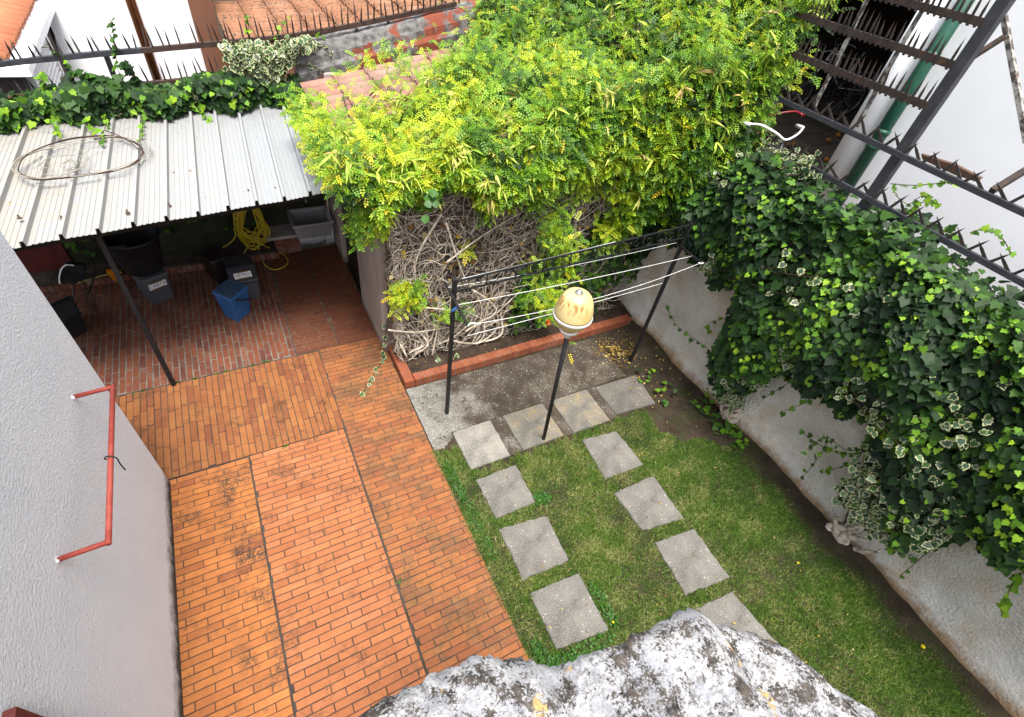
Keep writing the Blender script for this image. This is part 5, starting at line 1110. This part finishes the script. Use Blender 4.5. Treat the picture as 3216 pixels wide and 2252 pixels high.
c = at('V', 960, 440, Y=3.9); n = 16; v3 = thing('broad_leaf_plant', 'broad light green leaves in the lower edge of the vine', 'plant', tuple(c))
scatter(ELL*[1.9, 1, 1], ELF, c+rvec(n, .045), np.array([-.3, -.7, 1])+rvec(n, .25), rvec(n)+[0, -.6, 0], rnd(n, .06, .09), rnd(n, .3, .9), 'leaves', M['clover'], v3)
MB().tube(spline([c+[0, .3, -.25], c+[.02, .12, -.08], c], 4), .005, 5).build('stem', M['vinestem'], v3, True)
# trailing ivy by the outbuilding corner
t = thing('variegated_ivy', 'trailing cream edged ivy shoot reaching onto the brick patio', 'ivy', (1.1, 4.35, 0))
sprig(t, [np.array(p) for p in ((1.17, 4.42, .55), (1.12, 4.40, .25), (1.05, 4.30, .03), (.92, 4.15, .02), (.80, 4.0, .015), (.68, 3.88, .012))], None, 15, .065, (.3, 1), M['ivyv'], IV, IF, IR)
t = thing('variegated_ivy', 'trailing cream edged ivy shoot on the flower bed soil', 'ivy', (1.6, 4.0, .08))
sprig(t, [at('V', x, y, Z=.10) for x, y in ((945, 770), (965, 790), (985, 803), (1005, 805), (1025, 802))], None, 11, .06, (.3, 1), M['ivyv'], IV, IF, IR)
# ------------------------------------------------------------------ neighbour's tree above the terrace
tr = thing('citrus_tree', 'dark leaved citrus tree over the shaded terrace', 'tree', (8.2, 6.6, TZ))
MB().tube(spline([(8.2, 6.6, TZ), (8.15, 6.55, TZ+.8), (8.25, 6.6, TZ+1.6), (8.1, 6.5, TZ+2.3)], 5), np.linspace(.09, .05, 16), 8).build('trunk', M['twig'], tr, True)
m = MB()
for i in range(10): a = random.uniform(0, 6.28); m.tube(spline([(8.15, 6.55, TZ+1.4), (8.15+.5*math.cos(a), 6.55+.5*math.sin(a), TZ+2.0), (8.15+1.1*math.cos(a), 6.55+1.1*math.sin(a), TZ+2.2+random.random()*.5)], 4), .02, 6)
m.build('branches', M['twig'], tr, True)
n = 5200; d = norm(rvec(n)); rr = rng.random(n)**.4; P = np.array([8.1, 6.5, TZ+2.5])+d*rr[:, None]*[1.5, 1.6, .95]; P = P+.12*np.stack([nza(P, 2), nza(P, 2, 3), nza(P, 2, 7)], 1)
scatter(ELL*[1, 1, 1], ELF, P, d+[0, 0, .6]+rvec(n, .4), d+rvec(n, .5)+[0, 0, -.4], rnd(n, .07, .12), rnd(n, 0, 1), 'crown', M['treeleaf'], tr)
# ------------------------------------------------------------------ litter, weeds, small flowers
n = 420; P = np.concatenate([np.array([4.02, 3.42, .02])+rvec(300)*[.14, .14, .004], np.stack([rnd(120, 3.7, 4.65), rnd(120, 2.4, 3.75), rnd(120, .012, .03)], 1)]); P[:, 2] = np.abs(P[:, 2]-.012)+.014
tag(scatter(ELL, ELF, P, np.array([0, 0, 1])+rvec(n, .3), rvec(n)*[1, 1, .1], rnd(n, .012, .045), rnd(n, .2, 1), 'leaf_litter', M['litter']), 'drift of yellow fallen leaves beside the far clothesline post', 'leaf litter', kind='stuff')
n = 420; P = np.concatenate([np.stack([rnd(230, 1.3, 4.65), rnd(230, -.8, 2.4), rnd(230, .018, .03)], 1), np.stack([rnd(190, 1.35, 4.6), rnd(190, 3.92, 4.4), rnd(190, .09, .11)], 1)])
RL = np.array([roofp(u_, v_, .01) for u_, v_ in zip(rnd(130, .05, 3.6), 1-rng.random(130)**2.6*.9)]); P = np.concatenate([P, RL]); n = len(P)
tag(scatter(ELL, ELF, P, np.array([0, 0, 1])+rvec(n, .35), rvec(n)*[1, 1, .1], rnd(n, .008, .03), rnd(n, .1, 1), 'fallen_leaves', M['litter']), 'dry leaves scattered over the lawn, flower bed and metal canopy', 'leaf litter', kind='stuff')
for (x, y, z, s, lb) in ((2070, 1450, .04, .022, 'yellow dandelion flower in the grass nearest the corner of the lawn'), (1790, 1262, .04, .014, 'small yellow flower in the grass beside the third stepping stone'), (1375, 1395, .04, .012, 'tiny yellow flower in the clover at the stepping stone by the ledge')):
    c = at('V', x, y, Z=z); m = MB(); 
    for q in range(12): a = q*math.pi/6; m.add([c, c+s*np.array([math.cos(a-.2)*.7, math.sin(a-.2)*.7, .1]), c+s*np.array([math.cos(a), math.sin(a), .05]), c+s*np.array([math.cos(a+.2)*.7, math.sin(a+.2)*.7, .1])], [(0, 1, 2, 3)])
    m.lathe([(s*.3, 0), (s*.35, s*.2), (s*.1, s*.3)], c, 8); m.tube([c, c-[0, 0, z+.01]], .0015, 5); tag(m.build('dandelion', M['yflower']), lb, 'flower')
def weed(x, y, n, s, lb):
    c = at('V', x, y, Z=.002); tag(scatter(ELL, ELF, c+np.abs(rvec(n))*[0, 0, .006]+rvec(n)*[s*.5, s*.25, 0], np.array([0, 0, 1])+rvec(n, .5), rvec(n)+[0, 0, .3], rnd(n, .4, 1)*s, rnd(n, .2, .9), 'weed', M['clover']), lb, 'weed', 'weeds in the paving joints')
for x, y, n, s, lb in ((398, 858, 14, .03, 'weed at the foot of the canopy post'), (438, 850, 16, .03, 'weed in the joint just right of the canopy post'), (333+150, 838, 14, .025, 'small weed in the canopy joint between the post and the blue bin'), (510, 833, 14, .025, 'weed below the blue bin in the canopy joint'), (565, 818, 12, .03, 'weed below the blue bin where the joint turns darker'), (595, 812, 14, .028, 'dark weed close to the corner of the dark bricks'), (638, 1003, 16, .03, 'bright weed where the salmon bricks meet the ochre band'), (893, 1303, 12, .03, 'weed in the long joint beside the mottled brick strip'), (318, 877, 16, .03, 'weed left of the canopy post near the white house')):
    weed(x, y, n, s, lb)
# renumber objects that ended up with a trailing copy suffix: nothing to do, Blender's own suffixes stay
